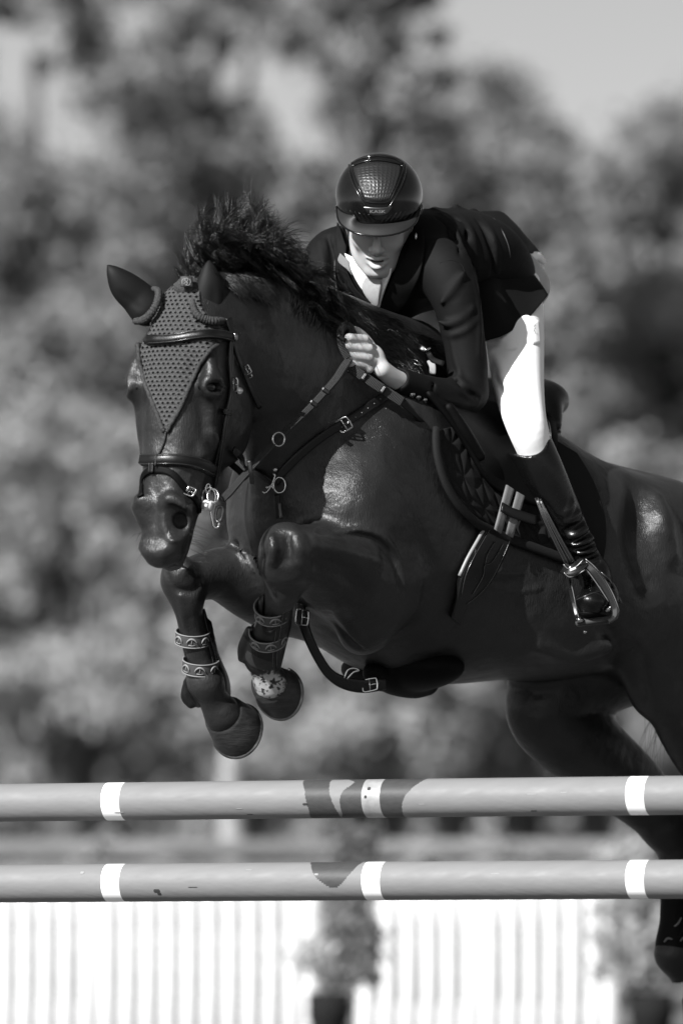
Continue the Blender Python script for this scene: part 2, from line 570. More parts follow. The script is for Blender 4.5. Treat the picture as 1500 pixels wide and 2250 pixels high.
def crochet_mat():
    m = mat('crocheted_yarn', .04, rough=.85, spec=.15, bump=0)
    t = m.node_tree; N = t.nodes; L = t.links.new; b = N['Principled BSDF']
    sp = N.new('ShaderNodeSeparateXYZ'); L(uvnode(N), sp.inputs[0])
    u, v = sp.outputs[0], sp.outputs[1]
    pv, pu = .0118, .0150
    vv = math_(N, L, 'DIVIDE', v, pv)
    row = math_(N, L, 'FLOOR', vv)
    uu = math_(N, L, 'ADD', math_(N, L, 'DIVIDE', u, pu), math_(N, L, 'MULTIPLY', row, .5))
    cu = math_(N, L, 'COSINE', math_(N, L, 'MULTIPLY', uu, 2 * math.pi))
    cv = math_(N, L, 'COSINE', math_(N, L, 'MULTIPLY', math_(N, L, 'SUBTRACT', vv, .5), 2 * math.pi))
    nj = N.new('ShaderNodeTexNoise'); nj.inputs['Scale'].default_value = 60; L(uvnode(N), nj.inputs['Vector'])
    s_ = math_(N, L, 'ADD', math_(N, L, 'ADD', cu, cv), math_(N, L, 'MULTIPLY', math_(N, L, 'SUBTRACT', nj.outputs[0], .5), 2.2))
    hole = N.new('ShaderNodeMapRange'); hole.inputs['From Min'].default_value = .55; hole.inputs['From Max'].default_value = 1.05
    L(s_, hole.inputs[0])
    nz = N.new('ShaderNodeTexNoise'); nz.inputs['Scale'].default_value = 700; nz.inputs['Detail'].default_value = 2
    L(uvnode(N), nz.inputs['Vector'])
    col = N.new('ShaderNodeMapRange'); col.inputs['To Min'].default_value = .022; col.inputs['To Max'].default_value = .12
    col.inputs['From Min'].default_value = .3; col.inputs['From Max'].default_value = .7
    L(nz.outputs[0], col.inputs[0]); L(col.outputs[0], b.inputs['Base Color'])
    tr = N.new('ShaderNodeBsdfTransparent'); mx = N.new('ShaderNodeMixShader')
    L(hole.outputs[0], mx.inputs[0]); L(b.outputs[0], mx.inputs[1]); L(tr.outputs[0], mx.inputs[2])
    L(mx.outputs[0], N['Material Output'].inputs[0])
    hh = math_(N, L, 'ADD', math_(N, L, 'MULTIPLY', s_, -.5), math_(N, L, 'MULTIPLY', nz.outputs[0], 1.6))
    bp = N.new('ShaderNodeBump'); bp.inputs['Distance'].default_value = .0022
    L(hh, bp.inputs['Height']); L(bp.outputs[0], b.inputs['Normal'])
    return m
def weave_mat(name, base, pitch=.008):
    m = mat(name, base, rough=.6, spec=.4)
    t = m.node_tree; N = t.nodes; L = t.links.new; b = N['Principled BSDF']
    sp = N.new('ShaderNodeSeparateXYZ'); L(uvnode(N), sp.inputs[0])
    a = math_(N, L, 'SINE', math_(N, L, 'MULTIPLY', math_(N, L, 'ADD', sp.outputs[0], sp.outputs[1]), 2 * math.pi / pitch))
    c = math_(N, L, 'SINE', math_(N, L, 'MULTIPLY', math_(N, L, 'SUBTRACT', sp.outputs[0], sp.outputs[1]), 2 * math.pi / pitch))
    bp = N.new('ShaderNodeBump'); bp.inputs['Distance'].default_value = .0014
    L(math_(N, L, 'MULTIPLY', a, c), bp.inputs['Height']); L(bp.outputs[0], b.inputs['Normal'])
    return m
M = {}
M['leather'] = mat('black_leather', .004, rough=.34, spec=.32, bump=.0004, bscale=500, rvar=.08, vscale=20)
M['leather_matt'] = mat('matt_black_leather', .002, rough=.6, spec=.08, bump=.0004, bscale=500)
M['piping'] = mat('polished_leather_edge', .02, rough=.25, spec=.6)
M['steel'] = mat('polished_steel', .5, rough=.16, metal=1.0, rvar=.06, vscale=40)
M['bit'] = mat('white_rubber_bit_end', .5, rough=.4)
M['hair'] = mat('black_hair', .0035, rough=.30, spec=.42)
M['hair_fine'] = mat('fine_hair', .010, rough=.4, spec=.4)
M['eye'] = mat('dark_wet_eye', .002, rough=.06, spec=.5)
M['hoof'] = mat('hoof_horn', .018, rough=.5, spec=.4, var=.5, vscale=25, bump=.0015, bscale=60, stretch=(1, 1, 4))
M['shoe'] = mat('worn_steel_shoe', .2, rough=.35, metal=1.0, var=.4, vscale=50)
M['lycra'] = mat('black_stretch_fabric', .006, rough=.6, spec=.12, sheen=.0)
M['yarn'] = crochet_mat()
M['yarn_solid'] = mat('yarn_edging', .035, rough=.85, spec=.15, var=.6, vscale=240, bump=.002, bscale=260)
M['cloth'] = mat('black_jacket_cloth', .0052, rough=.70, spec=.10, sheen=.0, bump=.0005, bscale=700, var=.15, vscale=6)
M['seam'] = mat('seam_piping', .022, rough=.5)
M['white'] = mat('white_breeches_cloth', .86, rough=.75, spec=.15, sheen=.0, bump=.0006, bscale=500)
M['shirt'] = mat('white_shirt_cotton', .78, rough=.8, spec=.2, bump=.0006, bscale=400)
M['skin'] = mat('skin', .35, rough=.5, spec=.35, var=.07, vscale=25, bump=.0004, bscale=450, sub=.06)
M['boot'] = mat('polished_black_boot', .0025, rough=.24, spec=.32, rvar=.08, vscale=10, bump=.0006, bscale=220)
M['helmet'] = mat('glossy_black_helmet', .004, rough=.16, spec=.42, coat=.0, crough=.04, var=.3, vscale=14)
M['visor'] = mat('matt_visor_leather', .009, rough=.55, spec=.35, bump=.0005, bscale=400)
M['pad'] = mat('quilted_black_cotton', .011, rough=.8, spec=.1, sheen=.0, bump=.0005, bscale=600)
M['elastic'] = mat('grey_girth_elastic', .12, rough=.7, spec=.2, bump=.0005, bscale=400)
M['rubber'] = weave_mat('woven_rubber_rein', .020)
M['band'] = mat('grey_boot_band', .045, rough=.7, spec=.3)
M['print'] = mat('pale_printed_mark', .16, rough=.7)
M['chrome_dark'] = mat('black_enamelled_metal', .006, rough=.22, spec=.6, coat=.6)
M['red'] = mat('grip_tread', .03, rough=.8)
# ================================================================== HORSE
FWD = -HEAD_DIR * -1
UP = V(0, 0, 1)
# ---- head frame
HW = V(-0.083, -0.10, -1.0).normalized()
_f0 = V(-0.47, -0.88, 0)
HF = (_f0 - HW * _f0.dot(HW)).normalized()
HU = HF.cross(HW).normalized()
HO = P(368, 845, -0.72)
def hd(u, v, w_): return HO + HU * u + HF * v + HW * w_
hf = Field()
def pts(*rows, fn=H):
    return [fn(*r) for r in rows]
# trunk
hf.chain([H(770, 1150), H(850, 1190), H(940, 1190), H(1090, 1195), H(1200, 1238), H(1310, 1240), H(1430, 1292), H(1540, 1355), H(1600, 1440)],
         [.295, .36, .385, .350, .300, .275, .300, .30, .22], k=.05, squash=(LEFT, 1.22))
hf.ell(H(930, 900), (HEAD_DIR, LEFT, UP), (.20, .11, .16), k=.10)             # withers
hf.loft(H(1100, 1200), LEFTB, UP, V(.79, .61, 0), [(-.34, .24, .26, -.30, 0), (-.22, .305, .34, -.37, -.04), (0, .335, .345, -.372, -.06), (.2, .345, .268, -.362, -.08), (.4, .325, .222, -.325, -.08), (.55, .29, .20, -.29, -.05), (.68, .22, .14, -.22, 0)], k=.06, p=2.9)
# chest and shoulders
hf.ell(H(700, 1150), (HEAD_DIR, LEFT, UP), (.17, .22, .24), k=.08)
for sgn, cx, cy, ra, rb in ((1, 915, 1070, .25, .125), (-1, 640, 1080, .16, .10)):
    hf.ell(H(cx, cy, .165 * sgn), (nrm(HEAD_DIR + V(0, 0, -.45)), LEFT, nrm(V(0, 0, 1) + HEAD_DIR * .45)), (ra, rb, .31), k=.11)
hf.ell(H(585, 1130, -.17), (HEAD_DIR, LEFT, UP), (.11, .105, .17), k=.05)     # right point of shoulder
hf.ell(H(775, 1140, .16), (HEAD_DIR, LEFT, UP), (.10, .09, .15), k=.12)
# neck
hf.chain([H(900, 960), H(800, 925), H(700, 860), H(600, 790), H(520, 745), H(465, 720)],
         [.33, .315, .27, .215, .16, .12], k=.07, squash=(V(.955, -.30, 0), 1.95))
hf.chain([H(880, 800), H(760, 705), H(650, 652), H(560, 640), H(480, 650)], [.075, .055, .045, .045, .05], k=.06)   # crest
hf.chain([H(640, 1120), H(610, 1000), H(565, 900)], [.11, .085, .07], k=.07)  # windpipe line
hf.chain([H(465, 705), hd(0, -.13, -.12)], [.115, .10], k=.05)
# left foreleg (nearer, folded)
LK = P(634, 1222, -.50)
hf.chain([P(865, 1260, -.10), P(815, 1280, -.20), P(752, 1258, -.32), P(690, 1228, -.43), LK], [.12, .142, .124, .094, .082], k=.035)
hf.ell(P(812, 1352, -.22), (nrm(V(.5, .3, 1)), nrm(V(1, 0, -.5)), nrm(V(0, 1, 0))), (.105, .085, .10), k=.03)   # elbow
hf.ell(P(628, 1196, -.53), XYZ, (.066, .055, .060), k=.02)                    # knee bones
hf.ell(P(656, 1240, -.52), XYZ, (.046, .050, .046), k=.018)
hf.chain([P(578, 1226, -.565), P(620, 1236, -.585), P(668, 1226, -.565)], [.004, .006, .004], k=.02, op=-1)
hf.chain([P(636, 1180, -.58), P(640, 1215, -.585)], [.004, .005], k=.03, op=-1)
hf.ell(P(606, 1248, -.52), XYZ, (.044, .050, .046), k=.018)
hf.chain([LK, P(624, 1288, -.465), P(606, 1340, -.405), P(588, 1400, -.335), P(577, 1440, -.285)], [.066, .052, .036, .033, .042], k=.02)
hf.chain([P(577, 1440, -.285), P(583, 1475, -.25), P(595, 1500, -.225)], [.045, .040, .048], k=.02)
# right foreleg (farther, reaching)
RK = P(402, 1278, -.24)
hf.chain([P(690, 1290, .06), P(620, 1285, .02), P(560, 1280, -.06), P(480, 1262, -.15), RK], [.15, .135, .105, .072, .058], k=.035)
hf.ell(P(394, 1262, -.27), XYZ, (.048, .045, .055), k=.02)
hf.ell(P(414, 1310, -.245), XYZ, (.042, .045, .05), k=.02)
hf.chain([RK, P(412, 1330, -.235), P(424, 1390, -.21), P(440, 1450, -.18), P(452, 1498, -.155)], [.052, .040, .034, .034, .047], k=.02)
hf.chain([P(452, 1498, -.155), P(472, 1540, -.125), P(490, 1570, -.105)], [.047, .043, .052], k=.02)
# elbow / armpit fold lines
hf.chain(pts((705, 1172, .20), (760, 1168, .25), (820, 1172, .28), (862, 1205, .29), (884, 1270, .29)), [.004, .010, .012, .010, .004], k=.03, op=-1)
hf.chain([P(500, 1192, -.15), P(545, 1212, -.14), P(585, 1265, -.11), P(615, 1330, -.08)], [.006, .009, .009, .004], k=.02, op=-1)
# hind quarters: left (near) thigh and right thigh
hf.ell(H(1470, 1330, .13), (HEAD_DIR, LEFT, UP), (.22, .13, .30), k=.08)
hf.chain([H(1500, 1340, .15), H(1500, 1480, .16), H(1530, 1620, .15), H(1600, 1760, .13)], [.22, .16, .11, .07], k=.06, squash=(LEFT, 1.35))
hf.chain([H(1395, 1380, .22), H(1405, 1460, .20), H(1440, 1520, .18)], [.05, .05, .07], k=.06)      # flank fold
hf.ell(H(1330, 1380, -.14), (HEAD_DIR, LEFT, UP), (.24, .13, .24), k=.07)
hf.chain([H(1320, 1400, -.15), H(1222, 1515, -.15), H(1205, 1570, -.15), H(1300, 1655, -.15), H(1400, 1740, -.15), H(1462, 1810, -.15)],
         [.18, .145, .13, .12, .10, .075], k=.05, squash=(LEFT, 1.25))
hf.chain([H(1462, 1810, -.15), H(1486, 1860, -.15), H(1490, 1950, -.15), H(1486, 2050, -.15), H(1482, 2095, -.15)], [.075, .062, .042, .042, .055], k=.03)
hf.chain([H(1482, 2095, -.15), H(1505, 2140, -.15), H(1530, 2170, -.15)], [.052, .046, .055], k=.03)
hf.chain([H(1600, 1760, .13), H(1640, 1850, .13), H(1640, 2020, .13), H(1650, 2080, .13), H(1690, 2140, .13)], [.075, .055, .04, .05, .05], k=.03)

# ---- head (same field, own frame)
hf.loft(HO, HU, HF, HW, [(-.30, .045, -.05, -.20, 0), (-.24, .080, -.015, -.24, .05), (-.16, .100, .005, -.26, .12), (-.08, .112, .012, -.29, .18),
                         (0, .112, .012, -.305, .22), (.07, .104, .010, -.295, .20), (.14, .094, .008, -.285, .14), (.21, .086, .006, -.245, .08),
                         (.28, .074, .004, -.190, .02), (.34, .064, .002, -.155, 0), (.40, .062, -.004, -.135, 0), (.445, .054, -.018, -.12, -.05), (.470, .043, -.034, -.105, -.05)], k=.035, p=2.45)
for s_ in (-1, 1):
    hf.ell(hd(.084 * s_, -.185, .05), (HU, HF, HW), (.036, .125, .130), k=.03)              # cheek
    hf.chain([hd(.080 * s_, -.035, -.12), hd(.110 * s_, -.022, -.055), hd(.122 * s_, -.024, -.025)], [.02, .018, .015], k=.035)     # brow
    hf.ell(hd(.112 * s_, -.036, .0), (HU, HF, HW), (.030, .042, .042), k=.025)               # orbit
    hf.chain([hd(.104 * s_, -.055, .05), hd(.098 * s_, -.060, .11), hd(.088 * s_, -.060, .18)], [.016, .014, .007], k=.025)      # facial crest
    hf.ell(hd(.088 * s_, .010, -.045), (HU, HF, HW), (.016, .012, .022), k=.03, op=-1)     # hollow above the eye
    hf.ell(hd(.094 * s_, .016, .075), (HU, HF, HW), (.014, .016, .05), k=.035, op=-1)         # hollow under the eye, beside the nose
    hf.chain([hd(.055 * s_, -.085, .14), hd(.060 * s_, -.085, .22), hd(.060 * s_, -.075, .30)], [.014, .012, .010], k=.03)
    # eye opening
    hf.ell(hd(.133 * s_, -.022, .004), (HU, nrm(HF + HW * .25), nrm(HW - HF * .25)), (.024, .029, .0145), k=.006, op=-1)
    hf.chain([hd(.112 * s_, .004, .010), hd(.124 * s_, -.010, -.017), hd(.131 * s_, -.034, -.019), hd(.124 * s_, -.054, .004)], [.005, .0075, .007, .005], k=.007)
    hf.chain([hd(.112 * s_, .002, .014), hd(.124 * s_, -.014, .026), hd(.128 * s_, -.034, .024), hd(.122 * s_, -.052, .010)], [.005, .006, .006, .004], k=.007)
    # nostril: wide open
    hf.ell(hd(.054 * s_ if s_ > 0 else -.044, -.030, .360 if s_ > 0 else .335), (HU, HF, HW), (.034 if s_ > 0 else .034, .040, .055 if s_ > 0 else .040), k=.03)
    hf.chain([hd(.030 * s_, .002, .318), hd(.046 * s_, .006, .312), hd(.066 * s_, -.008, .325)], [.010, .014, .008], k=.03)
    if s_ > 0: hf.chain([hd(.072 * s_, -.012, .340), hd(.080 * s_, -.020, .372), hd(.074 * s_, -.018, .404), hd(.056 * s_, -.002, .418)], [.007, .010, .010, .006], k=.016)
    if s_ > 0: hf.ell(hd(.057 * s_ - (.022 if s_ < 0 else 0), .004 - (.014 if s_ < 0 else 0), .372), (nrm(HU * s_ + HF * .5), HF, nrm(HW - HU * s_ * .12)), (.024, .050, .046), k=.012, op=-1)
    if s_ > 0: hf.ell(hd(.052 * s_, -.055, .36), (HU, HF, HW), (.018, .04, .026), k=.01, op=-1)
    # corner of the mouth
    hf.chain([hd(.080 * s_, -.110, .325), hd(.068 * s_, -.098, .375), hd(.050 * s_, -.082, .435)], [.005, .005, .0045], k=.008, op=-1)
hf.chain([hd(-.038, -.03, .435), hd(-.016, -.020, .450), hd(.016, -.020, .450), hd(.040, -.03, .438)], [.018, .021, .021, .018], k=.03)   # upper lip
hf.chain([hd(0, .012, .36), hd(0, .010, .44)], [.005, .007], k=.014, op=-1)                 # groove between the nostrils
hf.ell(hd(0, -.046, .462), (HU, HF, HW), (.036, .030, .026), k=.015)
hf.ell(hd(0, -.100, .452), (HU, HF, HW), (.032, .030, .034), k=.015)                          # lower lip and chin
hf.chain([hd(-.048, -.074, .450), hd(0, -.070, .480), hd(.048, -.074, .450)], [.004, .005, .004], k=.006, op=-1)
# ---- surface anatomy laid on a first coarse version: folds, veins, muscle borders
_lo, _hi = (P(180, 0, -.9).x, -1.05, 0.95), (1.25, 1.75, 3.15)
HC0 = Surf(hf.mesh(_lo, _hi, .016))
def relief(pix, r, k, op=1, off=0.0, prof=(.35, 1, 1, .35)):
    p_ = [HC0.hit(x, y, off)[0] for x, y in pix]
    rr = np.interp(np.linspace(0, 1, len(p_)), np.linspace(0, 1, len(prof)), prof) * r
    hf.chain(p_, list(rr), k=k, op=op)
for i in range(5):
    relief([(500 + i * 9, 1206 + i * 1), (532 + i * 8, 1222 + i), (556 + i * 5, 1252 + i * 2), (566 + i * 3, 1268 + i * 3)], .0046, .006)
for i in range(4):
    relief([(504 + i * 9, 1204 + i * 1), (536 + i * 8, 1222 + i), (559 + i * 5, 1253 + i * 2), (567 + i * 3, 1270 + i * 3)], .003, .006, -1)
relief([(735, 1322), (746, 1356), (772, 1392), (800, 1424)], .006, .016)
relief([(722, 1346), (735, 1372), (764, 1402), (792, 1424)], .006, .02, -1)
relief([(742, 1170), (796, 1165), (842, 1182), (872, 1226), (886, 1290)], .009, .014)
relief([(738, 1180), (792, 1176), (836, 1194), (864, 1236), (876, 1296)], .003, .014, -1)
relief([(690, 1190), (760, 1210), (820, 1230)], .014, .05)
relief([(700, 1240), (760, 1262), (800, 1300)], .010, .05, -1)
relief([(396, 1300), (402, 1350), (414, 1400)], .004, .012)
relief([(370, 1262), (380, 1290), (420, 1300), (438, 1280)], .005, .016, -1)
relief([(392, 1240), (412, 1250)], .012, .02)
relief([(466, 950), (471, 966), (470, 982)], .010, .02)
relief([(440, 880), (450, 925), (455, 975)], .007, .03, -1)
relief([(428, 1030), (414, 1058), (424, 1090), (414, 1120)], .0022, .008)
relief([(452, 1040), (440, 1070), (446, 1100)], .0022, .008)
relief([(1440, 1100), (1452, 1150), (1470, 1215)], .030, .06)
relief([(1400, 1080), (1400, 1180), (1420, 1280)], .020, .08, -1)
relief([(1330, 1380), (1380, 1450), (1402, 1530)], .018, .05, -1)
relief([(1060, 1250), (1100, 1262), (1150, 1258)], .004, .012)
relief([(1080, 1290), (1130, 1300), (1190, 1292)], .004, .012)
relief([(1180, 1420), (1250, 1440), (1330, 1420)], .010, .05)
relief([(664, 1180), (672, 1210), (664, 1240)], .006, .02)
hf.chain([P(596, 1180, -.585), P(600, 1205, -.595), P(596, 1235, -.585)], [.006, .010, .006], k=.03)
hf.chain([P(650, 1180, -.575), P(656, 1205, -.585), P(652, 1232, -.575)], [.006, .010, .006], k=.03)
hf.chain([P(590, 1262, -.535), P(625, 1272, -.545), P(664, 1264, -.53)], [.010, .013, .010], k=.015)
import time as _t
_t0 = _t.time()
HV, HFc = hf.mesh((P(180, 0, -.9).x, -1.05, 0.95), (1.25, 1.75, 3.15), 0.0062)
HV = relax(HV, HFc, 4)
print("horse", len(HV), _t.time() - _t0)
hm = hair_mat()
horse = thing('horse', 'dark brown horse in full jump with folded forelegs and flying mane', 'horse', H(1000, 1500))
horse_body = mk_np('body', HV, HFc, hm, horse)
HS = Surf((HV, HFc))
print("bvh", _t.time() - _t0)
# ---- eyes
for s_ in (-1, 1):
    g = Geo()
    ellipsoid(g, hd(.1035 * s_, -.029, .003), (HU, HF, HW), (.0245, .029, .023), 24, 16)
    g.build('eye', M['eye'], horse)
# ---- hooves: a flaring horn capsule with a steel shoe
def hoof(top, axis, toe, r0, r1, ln):
    axis = axis.normalized(); toe = (toe - axis * toe.dot(axis)).normalized(); sd_ = axis.cross(toe)
    g = Geo(); n = 32; vs = []; fs = []
    prof = [(-.16, .80, 0), (0, .93, 0), (.04, 1.0, 0), (.12, 1.02, .02), (.5, 1.0, .5), (.95, 1.0, 1), (1.0, .97, 1)]
    for (q, s_, sh) in prof:
        r = (r0 + (r1 - r0) * max(0, min(1, q))) * s_
        for k in range(n):
            a = 2 * math.pi * k / n
            fl = 1 + .10 * max(0, math.cos(a)) * max(0, q) + .006 * math.sin(9 * a + q * 9)
            heel = 1 - .16 * max(0, -math.cos(a)) ** 2
            vs.append(top + axis * (ln * q * (1 + .10 * math.cos(a))) + (toe * math.cos(a) * fl * heel + sd_ * math.sin(a) * .93) * r + toe * sh * ln * .12)
    m = len(prof)
    for i in range(m - 1):
        for k in range(n):
            fs.append((i * n + k, (i + 1) * n + k, (i + 1) * n + (k + 1) % n, i * n + (k + 1) % n))
    fs.append(tuple(range(n))); fs.append(tuple(range((m - 1) * n, m * n))[::-1])
    g.add(vs, fs)
    h = g.build('hoof', M['hoof'], horse)
    g = Geo(); c = top + axis * ln * 1.03 + toe * ln * .12
    pts_ = [c + axis * (ln * .1 * math.cos(a)) + (toe * math.cos(a) * (1 + .10 * max(0, math.cos(a))) + sd_ * math.sin(a) * .93) * (r1 * .90) for a in [R(q) for q in range(-140, 141, 14)]]
    ribbon(g, pts_, [axis] * len(pts_), .020, .008, steps=2)
    g.build('horseshoe', M['shoe'], h)
hoof(P(489, 1568, -.10), V(.035, .055, -.034), V(.3, -.5, -.8), .060, .081, .075)
hoof(P(590, 1500, -.225), V(.024, .060, -.014), V(.25, -.25, -.9), .055, .071, .070)
hoof(H(1535, 2180, -.15), V(.3, .1, -.9), V(-.6, -.7, -.2), .055, .068, .075)
hoof(H(1695, 2160, .13), V(.3, .1, -.9), V(-.6, -.7, -.2), .055, .068, .075)
# ---- hair
def hairs(roots, mids, tips, rad, wav=.012, seg=9, jit=.0, tiprad=.25, lid=None):
    """curved strands as thin three-sided tubes; all arrays N x 3"""
    n = len(roots)
    t = np.linspace(0, 1, seg + 1)[None, :, None]
    A, B, C = (np.asarray(x, float)[:, None, :] for x in (roots, mids, tips))
    X = A * (1 - t) ** 2 + 2 * B * t * (1 - t) + C * t ** 2
    ph = RNG.uniform(0, 6.28, (n, 1)); fr = RNG.uniform(4, 10, (n, 1)); am = wav * RNG.uniform(.3, 1.2, (n, 1))
    tt = t[..., 0]
    if lid is not None:                    # strands of one lock wave together
        k_ = int(lid.max()) + 1
        ph = RNG.uniform(0, 6.28, (k_, 1))[lid] + RNG.normal(0, .35, (n, 1)); fr = RNG.uniform(4.5, 9.5, (k_, 1))[lid] + RNG.normal(0, .3, (n, 1)); am = wav * RNG.uniform(.6, 1.5, (k_, 1))[lid] * RNG.uniform(.7, 1.2, (n, 1))
    X[..., 0] += am * np.sin(ph + fr * tt) * tt; X[..., 2] += am * np.cos(ph * 1.3 + fr * tt) * tt; X[..., 1] += am * np.sin(ph * 2.1 + fr * .8 * tt) * tt
    T = np.gradient(X, axis=1); T /= np.linalg.norm(T, axis=2, keepdims=True) + 1e-9
    s1 = np.cross(T, np.array([.13, -1, .21])); s1 /= np.linalg.norm(s1, axis=2, keepdims=True) + 1e-9
    s2 = np.cross(T, s1)
    rr = (np.asarray(rad).reshape(-1, 1) * (1 - (1 - tiprad) * tt ** 2))[..., None]
    R3 = [X + (s1 * math.cos(a) + s2 * math.sin(a)) * rr for a in (0, 2.09, 4.19)]
    V3 = np.stack(R3, 2)                       # n, seg+1, 3, 3
    vs = V3.reshape(-1, 3)
    base = (np.arange(n) * (seg + 1) * 3)[:, None, None]
    i = (np.arange(seg) * 3)[None, :, None]; k = np.arange(3)[None, None, :]; k2 = (k + 1) % 3
    fc = np.stack([base + i + k, base + i + 3 + k, base + i + 3 + k2, base + i + k2], -1).reshape(-1, 4)
    return vs, fc
def HM(px, py, lat=0.0):
    """as H, set back a little so that the mane stands behind the ears"""
    q = H(px, py, lat)
    return P(px, py, q.y + .16 * max(0.0, min(1.0, (700 - px) / 160.0)))
def lock_set(spec):
    """spec rows: root px, tip px, lateral root, lateral tip, count, spread, bend(px,px)"""
    Rr, Mm, Tt, rad, lid = [], [], [], [], []
    nlock = 0
    for (rx, ry, tx, ty, lr, lt, cnt, spr, bx, by) in spec:
        nl = max(1, cnt // 26)
        for l_ in range(nl):
            ox, oy = random.gauss(0, spr * .6), random.gauss(0, spr * .35); f = random.uniform(.68, 1.08)
            tx2, ty2 = rx + (tx - rx) * f + random.gauss(0, spr * .5), ry + (ty - ry) * f + random.gauss(0, spr * .4)
            bx2, by2 = bx + random.gauss(0, spr * .5), by + random.gauss(0, spr * .5)
            lt2 = lt + random.gauss(0, .03); nlock += 1
            for _ in range(min(26, cnt)):
                a = HM(rx + ox + random.gauss(0, 4), ry + oy + random.gauss(0, 3), lr + random.gauss(0, .018))
                m_ = HM((rx + tx2) / 2 + ox + bx2 + random.gauss(0, 2.2), (ry + ty2) / 2 + oy + by2 + random.gauss(0, 2.2), (lr + lt2) / 2 + random.gauss(0, .012))
                kf_ = random.uniform(.8, 1.0); c = HM(rx + (tx2 - rx) * kf_ + random.gauss(0, 2.6), ry + (ty2 - ry) * kf_ + random.gauss(0, 2.6), lt2 + random.gauss(0, .012))
                Rr.append(a); Mm.append(m_); Tt.append(c); rad.append(random.uniform(.0005, .0012)); lid.append(nlock)
    return np.array([tuple(x) for x in Rr]), np.array([tuple(x) for x in Mm]), np.array([tuple(x) for x in Tt]), np.array(rad), np.array(lid)
crest = [(436, 628), (452, 618), (470, 612), (490, 608), (512, 604), (535, 602), (560, 602), (585, 606), (610, 612), (640, 622), (670, 634), (700, 645)]
spec = []
outl = [(416, 596), (424, 548), (440, 505), (452, 462), (474, 448), (498, 440), (518, 433), (540, 434), (560, 424), (580, 444), (592, 450), (604, 480), (612, 505), (640, 505), (648, 530), (636, 555)]
for i, (tx, ty) in enumerate(outl):
    q = i / (len(outl) - 1) * 8.5
    a, b_ = crest[int(q)], crest[min(11, int(q) + 1)]
    f = q - int(q)
    rx, ry = a[0] * (1 - f) + b_[0] * f, a[1] * (1 - f) + b_[1] * f
    spec.append((rx, ry, tx, ty, 0, random.uniform(-.05, .05), 286, 15, -6, 10))
    spec.append((rx + 12, ry + 2, rx + (tx - rx) * .72 + 10, ry + (ty - ry) * .72, .03, .07, 234, 17, 10, 6))
    spec.append((rx + 22, ry + 4, rx + (tx - rx) * .45 + 22, ry + (ty - ry) * .45, .05, .10, 160, 14, 12, 4))
for (rx, ry, tx, ty, lt, cnt) in [(600, 612, 665, 560, .02, 90), (625, 622, 700, 590, .03, 70), (640, 630, 668, 545, 0, 26), (655, 628, 652, 505, 0, 26), (650, 632, 730, 612, .06, 110), (640, 632, 720, 640, .08, 160),
                               (600, 614, 690, 640, .09, 160), (560, 606, 650, 620, .10, 200), (520, 606, 600, 590, .10, 200), (500, 612, 560, 570, .10, 200), (680, 640, 752, 668, .08, 120),
                               (560, 605, 640, 566, .06, 180), (590, 610, 660, 596, .08, 160), (540, 604, 600, 548, .06, 180)]:
    spec.append((rx, ry, tx, ty, .02, lt, cnt, 9, 6, -8))
for (rx, ry, tx, ty, cnt) in [(700, 645, 770, 700, 200), (720, 655, 800, 720, 200), (745, 668, 740, 720, 160), (760, 680, 850, 750, 200), (790, 700, 880, 770, 220), (820, 712, 900, 780, 200), (850, 735, 930, 800, 200), (690, 640, 700, 700, 120), (810, 705, 830, 760, 160), (880, 760, 950, 830, 160), (730, 660, 690, 600, 60)]:
    spec.append((rx, ry, tx, ty, .03, .12, cnt, 9, 4, -4))
a = lock_set(spec)
v1, f1 = hairs(*a[:4], wav=.026, seg=12, lid=a[4])
# loose waving ends above the crest and forward over the neck
sp2 = [(500, 600, 470, 436, 0, 0, 30, 22, -5, 0), (560, 600, 566, 424, 0, 0, 36, 16, 6, 0), (600, 606, 596, 440, 0, 0, 30, 18, 8, 0), (640, 620, 655, 500, 0, 0, 24, 16, 14, 0),
       (660, 625, 745, 560, 0, .02, 14, 14, 0, 14), (440, 615, 412, 560, 0, 0, 30, 10, -3, 0)]
a = lock_set(sp2)
v2, f2 = hairs(a[0], a[1], a[2], a[3] * .7, wav=.028, seg=14)
vm, fm = np.concatenate([v1, v2]), np.concatenate([f1, f2 + len(v1)])
mane = mk_np('mane', vm, fm, M['hair'], horse)
# short combed hair lying on the neck below the crest and along it to the withers
Rr, Mm, Tt, rad = [], [], [], []
for i in range(1500):
    q = random.random()
    if q < .55:
        x = random.uniform(494, 575); y = 598 + (x - 494) * .14 + random.uniform(0, 34)
        L_ = random.uniform(26, 52); dx, dy = L_ * .75, L_ * random.uniform(.5, .9)
    else:
        x = random.uniform(640, 900); y = 620 + (x - 640) * .50 + random.uniform(0, 24)
        L_ = random.uniform(30, 60); dx, dy = -L_ * .25, L_ * .9
    p0, n0 = HS.hit(x, y, .001); p1, n1 = HS.hit(x + dx * .5, y + dy * .5, .010); p2, n2 = HS.hit(x + dx, y + dy, .006)
    Rr.append(p0); Mm.append(p1); Tt.append(p2); rad.append(random.uniform(.0006, .0011))
vs, fc = hairs(np.array([tuple(p) for p in Rr]), np.array([tuple(p) for p in Mm]), np.array([tuple(p) for p in Tt]), np.array(rad), wav=.004, seg=6)
mk_np('neck_hair', vs, fc, M['hair_fine'], horse)
Rr, Mm, Tt, rad = [], [], [], []
